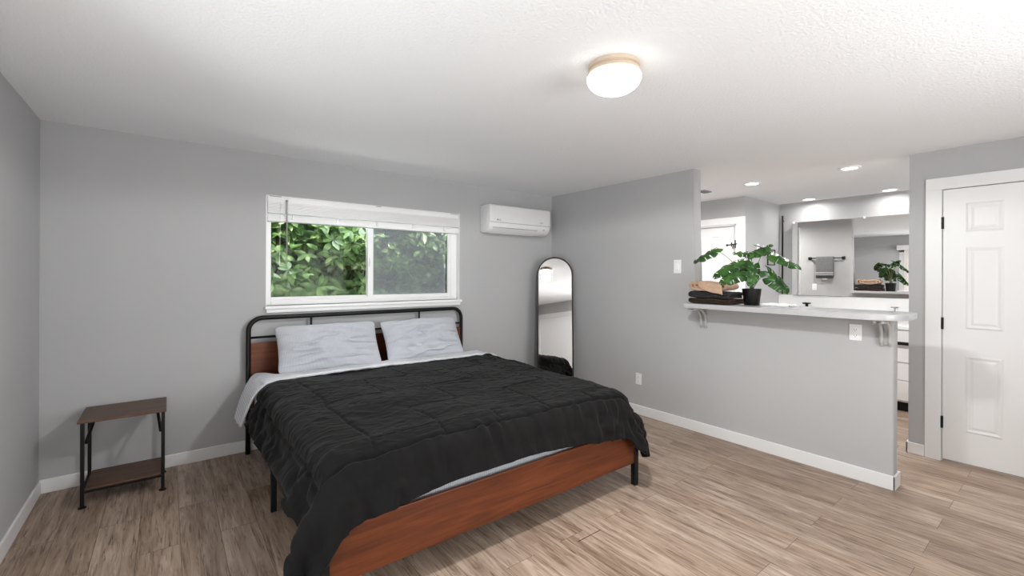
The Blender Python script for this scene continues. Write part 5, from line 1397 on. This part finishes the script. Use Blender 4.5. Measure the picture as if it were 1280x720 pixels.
# pillows
def pillow_side(side, n_v=145, n_u=225):
    """one face of a plump pillow 0.84 x 0.48, side = +1 or -1"""
    u = np.linspace(-1, 1, n_u)[None, :] * np.ones((n_v, 1))
    v = np.linspace(-1, 1, n_v)[:, None] * np.ones((1, n_u))
    x = 0.42 * u * (1 - 0.05 * (1 - v * v) * np.abs(u) ** 3) * (1 - 0.055 * np.abs(v) ** 10 * np.abs(u) ** 4)
    y = 0.24 * v * (1 - 0.06 * (1 - u * u) * np.abs(v) ** 3) * (1 - 0.085 * np.abs(u) ** 10 * np.abs(v) ** 4)
    body = np.clip((1 - np.abs(u) ** 2.6), 0, 1) ** 0.62 * np.clip((1 - np.abs(v) ** 2.4), 0, 1) ** 0.62
    return np.stack([x, y, side * 0.165 * body], axis=-1)
def pillow(label, c, rx, rz, sx, sy, seed, mirror=False, ry=0.0):
    bmv, bmf = [], []
    allv = None
    parts = []
    for k in (0, 1):
        A = pillow_side(1 if k else -1)
        if mirror: A[:, :, 0] *= -1
        A[:, :, 0] *= sx; A[:, :, 1] *= sy; A[:, :, 2] *= 0.62
        nr = normals(A)
        edge = np.minimum(np.linspace(0, 1, 225), np.linspace(1, 0, 225))[None, :] * np.minimum(np.linspace(0, 1, 145), np.linspace(1, 0, 145))[:, None]
        fall = np.clip(edge * 14, 0, 1)
        a = lattice(145, 225, 13, 5, seed + k); b = lattice(145, 225, 26, 14, seed + 2 + k); e = lattice(145, 225, 9, 9, seed + 7)
        wv = 0.026 * np.clip(1 - np.abs(a + 0.4 * e) * 1.5, 0, 1) ** 1.5 + 0.006 * b + 0.014 * e
        A += nr * (wv * fall)[:, :, None] * (1 if nr[72, 112, 2] * (1 if k else -1) > 0 else -1)
        parts.append(A)
    me = bpy.data.meshes.new('pillow')
    V = np.concatenate([q.reshape(-1, 3) for q in parts])
    n0 = 145 * 225
    idx = np.arange(n0).reshape(145, 225)
    f = np.stack([idx[:-1, :-1], idx[:-1, 1:], idx[1:, 1:], idx[1:, :-1]], axis=-1).reshape(-1, 4)
    me.from_pydata(V.tolist(), [], np.concatenate([f, f[:, ::-1] + n0]).tolist())
    bm = bmesh.new(); bm.from_mesh(me)
    bmesh.ops.remove_doubles(bm, verts=bm.verts[:], dist=1e-4)
    o = obj('pillow', bm, M['pillowcase'], smooth=True)
    o.rotation_euler = (rx, ry, rz)
    o.location = c
    return tag(o, label, 'pillow', 'pillows against the headboard')
pillow('left of the two pale grey pillows leaning on the headboard', (1.745, -0.285, 0.838), math.radians(60), math.radians(-1), 0.99, 0.88, 31, ry=math.radians(0))
pillow('right of the two pale grey pillows with a rumpled top corner', (2.61, -0.275, 0.832), math.radians(60), math.radians(1.5), 0.97, 0.865, 57, True)

# ------------------------------------------------------------------ garden behind the window
bm = new(); box(bm, -4, 9, 0.14, 6, -0.3, -0.2)
tag(obj('ground', bm, M['earth']), 'bare garden ground outside the window', 'ground', None, 'structure')
bm = new()
for k in range(60):
    x = -3 + k * 0.15
    box(bm, x, x + 0.142, 2.5, 2.52, -0.2, 3.0)
tag(obj('garden_fence', bm, M['fence']), 'dark board fence behind the bushes outside the window', 'fence')

def bush(name, label, x0, x1, n, seed, tall):
    rr = random.Random(seed)
    t = thing(name, label, 'bush', ((x0 + x1) / 2, 1.2, -0.2), group='bushes outside the window')
    ox, oy, oz = (x0 + x1) / 2, 1.2, -0.2
    bm = new()
    bt = new()
    for s in range(n):
        # a twig end with a rosette of leaves
        cx = rr.uniform(x0, x1); cz = rr.uniform(0.75, tall); 
        depth = rr.random() ** 1.4
        cy = 0.55 + depth * 1.3 + 0.20 * math.sin(cx * 5 + seed) * math.sin(cz * 6)
        cy = max(cy, 0.42 if x0 < 2 else 0.75)
        c = Vector((cx - ox, cy - oy, cz - oz))
        ax = Vector((rr.uniform(-0.5, 0.5), rr.uniform(-0.9, -0.2), rr.uniform(0.1, 0.9))).normalized()
        if s % 3 == 0:
            tube(bt, [c - ax * 0.28 + Vector((0, 0.12, -0.15)), c - ax * 0.1, c + ax * 0.03], [0.005, 0.0035, 0.002], 5)
        for q in range(rr.randint(5, 8)):
            phi = q * 2.4 + rr.uniform(-0.3, 0.3)
            s1 = ax.cross(Vector((0.3, 0.2, 1))).normalized(); s2 = ax.cross(s1)
            out = (s1 * math.cos(phi) + s2 * math.sin(phi))
            d = (out * rr.uniform(0.7, 1.0) + ax * rr.uniform(0.1, 0.7) + Vector((0, 0, -0.35))).normalized()
            Lf = rr.uniform(0.09, 0.165); wd = Lf * rr.uniform(0.18, 0.25)
            nrm_ = (ax - d * ax.dot(d)).normalized()
            sd = d.cross(nrm_).normalized()
            p0 = c + ax * rr.uniform(-0.04, 0.03) + d * 0.008
            curl = rr.uniform(0.05, 0.3)
            ctr = []; lft = []; rgt = []
            for k, (u, wv) in enumerate(((0, 0.06), (0.25, 0.8), (0.5, 1.0), (0.78, 0.66), (1.0, 0.0))):
                pm = p0 + d * (u * Lf) - nrm_ * (curl * Lf * u * u)
                ctr.append(bm.verts.new(pm - nrm_ * 0.12 * wd * (1 if 0 < u < 1 else 0)))
                if wv > 0:
                    lft.append(bm.verts.new(pm + sd * wd * wv + nrm_ * 0.15 * wd)); rgt.append(bm.verts.new(pm - sd * wd * wv + nrm_ * 0.15 * wd))
            for k in range(3):
                bm.faces.new((ctr[k], ctr[k + 1], lft[k + 1], lft[k])); bm.faces.new((ctr[k + 1], ctr[k], rgt[k], rgt[k + 1]))
            bm.faces.new((ctr[3], ctr[4], lft[3])); bm.faces.new((ctr[4], ctr[3], rgt[3]))
    me = bpy.data.meshes.new('foliage'); bm.to_mesh(me); bm.free(); me.materials.append(M['hedge'])
    for p in me.polygons: p.use_smooth = True
    o = bpy.data.objects.new('foliage', me); COL.objects.link(o); o.parent = t
    for k in range(5):
        x = (x0 + x1) / 2 - ox + rr.uniform(-0.4, 0.4)
        tube(bt, bez((x * 0.5, 0.1, 0), (x, 0.2, 1.0), (x + rr.uniform(-0.5, 0.5), rr.uniform(-0.4, 0.3), 2.1), 8), [0.022 - 0.0018 * q for q in range(9)], 8)
    obj('branch', bt, M['twig'], t, smooth=True)
bush('leafy_bush', 'bright leafy green bush outside the clear left window pane', 0.95, 2.44, 820, 3, 2.7)
bush('leafy_bush', 'leafy bush dimmed behind the grey screen of the right window pane', 2.72, 4.7, 900, 9, 2.7)

# ------------------------------------------------------------------ camera
cam = bpy.data.cameras.new('camera')
co = bpy.data.objects.new('camera', cam)
COL.objects.link(co)
cam.sensor_width = 36
cam.lens = F / 1280 * 36
cam.shift_y = -(360 - CY) / 1280
cam.clip_start = 0.02
r2 = RT * math.cos(ROLL) + UP * math.sin(ROLL)
u2 = UP * math.cos(ROLL) - RT * math.sin(ROLL)
mw_ = Matrix(((r2.x, u2.x, -FW.x, CAM.x), (r2.y, u2.y, -FW.y, CAM.y), (r2.z, u2.z, -FW.z, CAM.z), (0, 0, 0, 1)))
co.matrix_world = mw_
SC.camera = co

# ------------------------------------------------------------------ light
def area(name, loc, direction, sx, sy, power, col=(1, 1, 1), shape='RECTANGLE', spread=180):
    l = bpy.data.lights.new(name, 'AREA')
    l.shape = shape
    l.size = sx
    if shape == 'RECTANGLE': l.size_y = sy
    l.energy = power
    l.color = col
    l.spread = math.radians(spread)
    o = bpy.data.objects.new(name, l)
    COL.objects.link(o)
    o.location = loc
    o.rotation_euler = Vector(direction).to_track_quat('-Z', 'Y').to_euler()
    return o
# daylight through the sliding glass door and the window over the bed
area('daylight_door', (-0.16, (SY0 + SY1) / 2, 1.05), (1, 0.3, 0.9), 1.8, 2.0, 52, (0.985, 0.99, 0.995))
area('fill_front', ((FX0 + FX1) / 2, YF - 0.16, 1.45), (-0.25, 1, 0.55), FX1 - FX0, 1.2, 88, (0.985, 0.99, 0.995))  # bedroom fill through the added window behind the camera
area('fill_bath', ((BX0 + BX1) / 2, YF - 0.16, 1.5), (0, 1, 0.35), BX1 - BX0, 1.1, 34, (1.0, 0.99, 0.98))  # bathroom fill through the other added, unseen window
area('daylight_window', ((WX0 + WX1) / 2, 0.42, 2.32), (0, -0.75, -0.66), 1.9, 0.4, 55, (0.95, 0.98, 1.0))
area('ground_bounce', ((WX0 + WX1) / 2, 0.30, 1.0), (0, -0.7, 0.75), 1.8, 0.25, 11, (1.0, 1.0, 0.98))
# the ceiling lamp's bulb and the recessed lights
l = bpy.data.lights.new('lamp_bulb', 'SPOT'); l.energy = 130; l.color = (1.0, 0.99, 0.975); l.shadow_soft_size = 0.09; l.spot_size = math.radians(178); l.spot_blend = 0.12
o = bpy.data.objects.new('lamp_bulb', l); COL.objects.link(o); o.location = (lx, ly, H - 0.16)
for k, (x, y, lb) in enumerate(cans[1:]):
    area('can_light', (x, y, H - 0.016), (0, 0, -1), 0.12, 0.12, 15 if k < 2 else 3.6, (1.0, 0.98, 0.95), 'DISK', 170)
area('hall_fill', (5.15, -0.70, H - 0.016), (0, 0, -1), 0.12, 0.12, 28, (1.0, 0.98, 0.95), 'DISK', 170)  # added unseen lamp, brightens the hallway and the wall in the mirror
s = bpy.data.lights.new('sun', 'SUN'); s.energy = 11.5; s.angle = math.radians(3); s.color = (1, 0.97, 0.9)
o = bpy.data.objects.new('sun', s); COL.objects.link(o); o.rotation_euler = Vector((0.15, 0.55, -0.85)).to_track_quat('-Z', 'Y').to_euler()
w = bpy.data.worlds.new('world'); SC.world = w; w.use_nodes = True
bg = w.node_tree.nodes['Background']
bg.inputs['Color'].default_value = (0.86, 0.93, 1.0, 1)
bg.inputs['Strength'].default_value = 1.0

SC.view_settings.view_transform = 'Standard'
SC.view_settings.look = 'None'
SC.view_settings.gamma = 1
SC.view_settings.use_curve_mapping = False
SC.view_settings.exposure = 0.0
SC.cycles.use_denoising = True
SC.cycles.max_bounces = 12
SC.cycles.diffuse_bounces = 9
SC.cycles.glossy_bounces = 5
SC.cycles.transparent_max_bounces = 16
SC.cycles.sample_clamp_indirect = 6
SC.cycles.caustics_reflective = False
SC.cycles.caustics_refractive = False
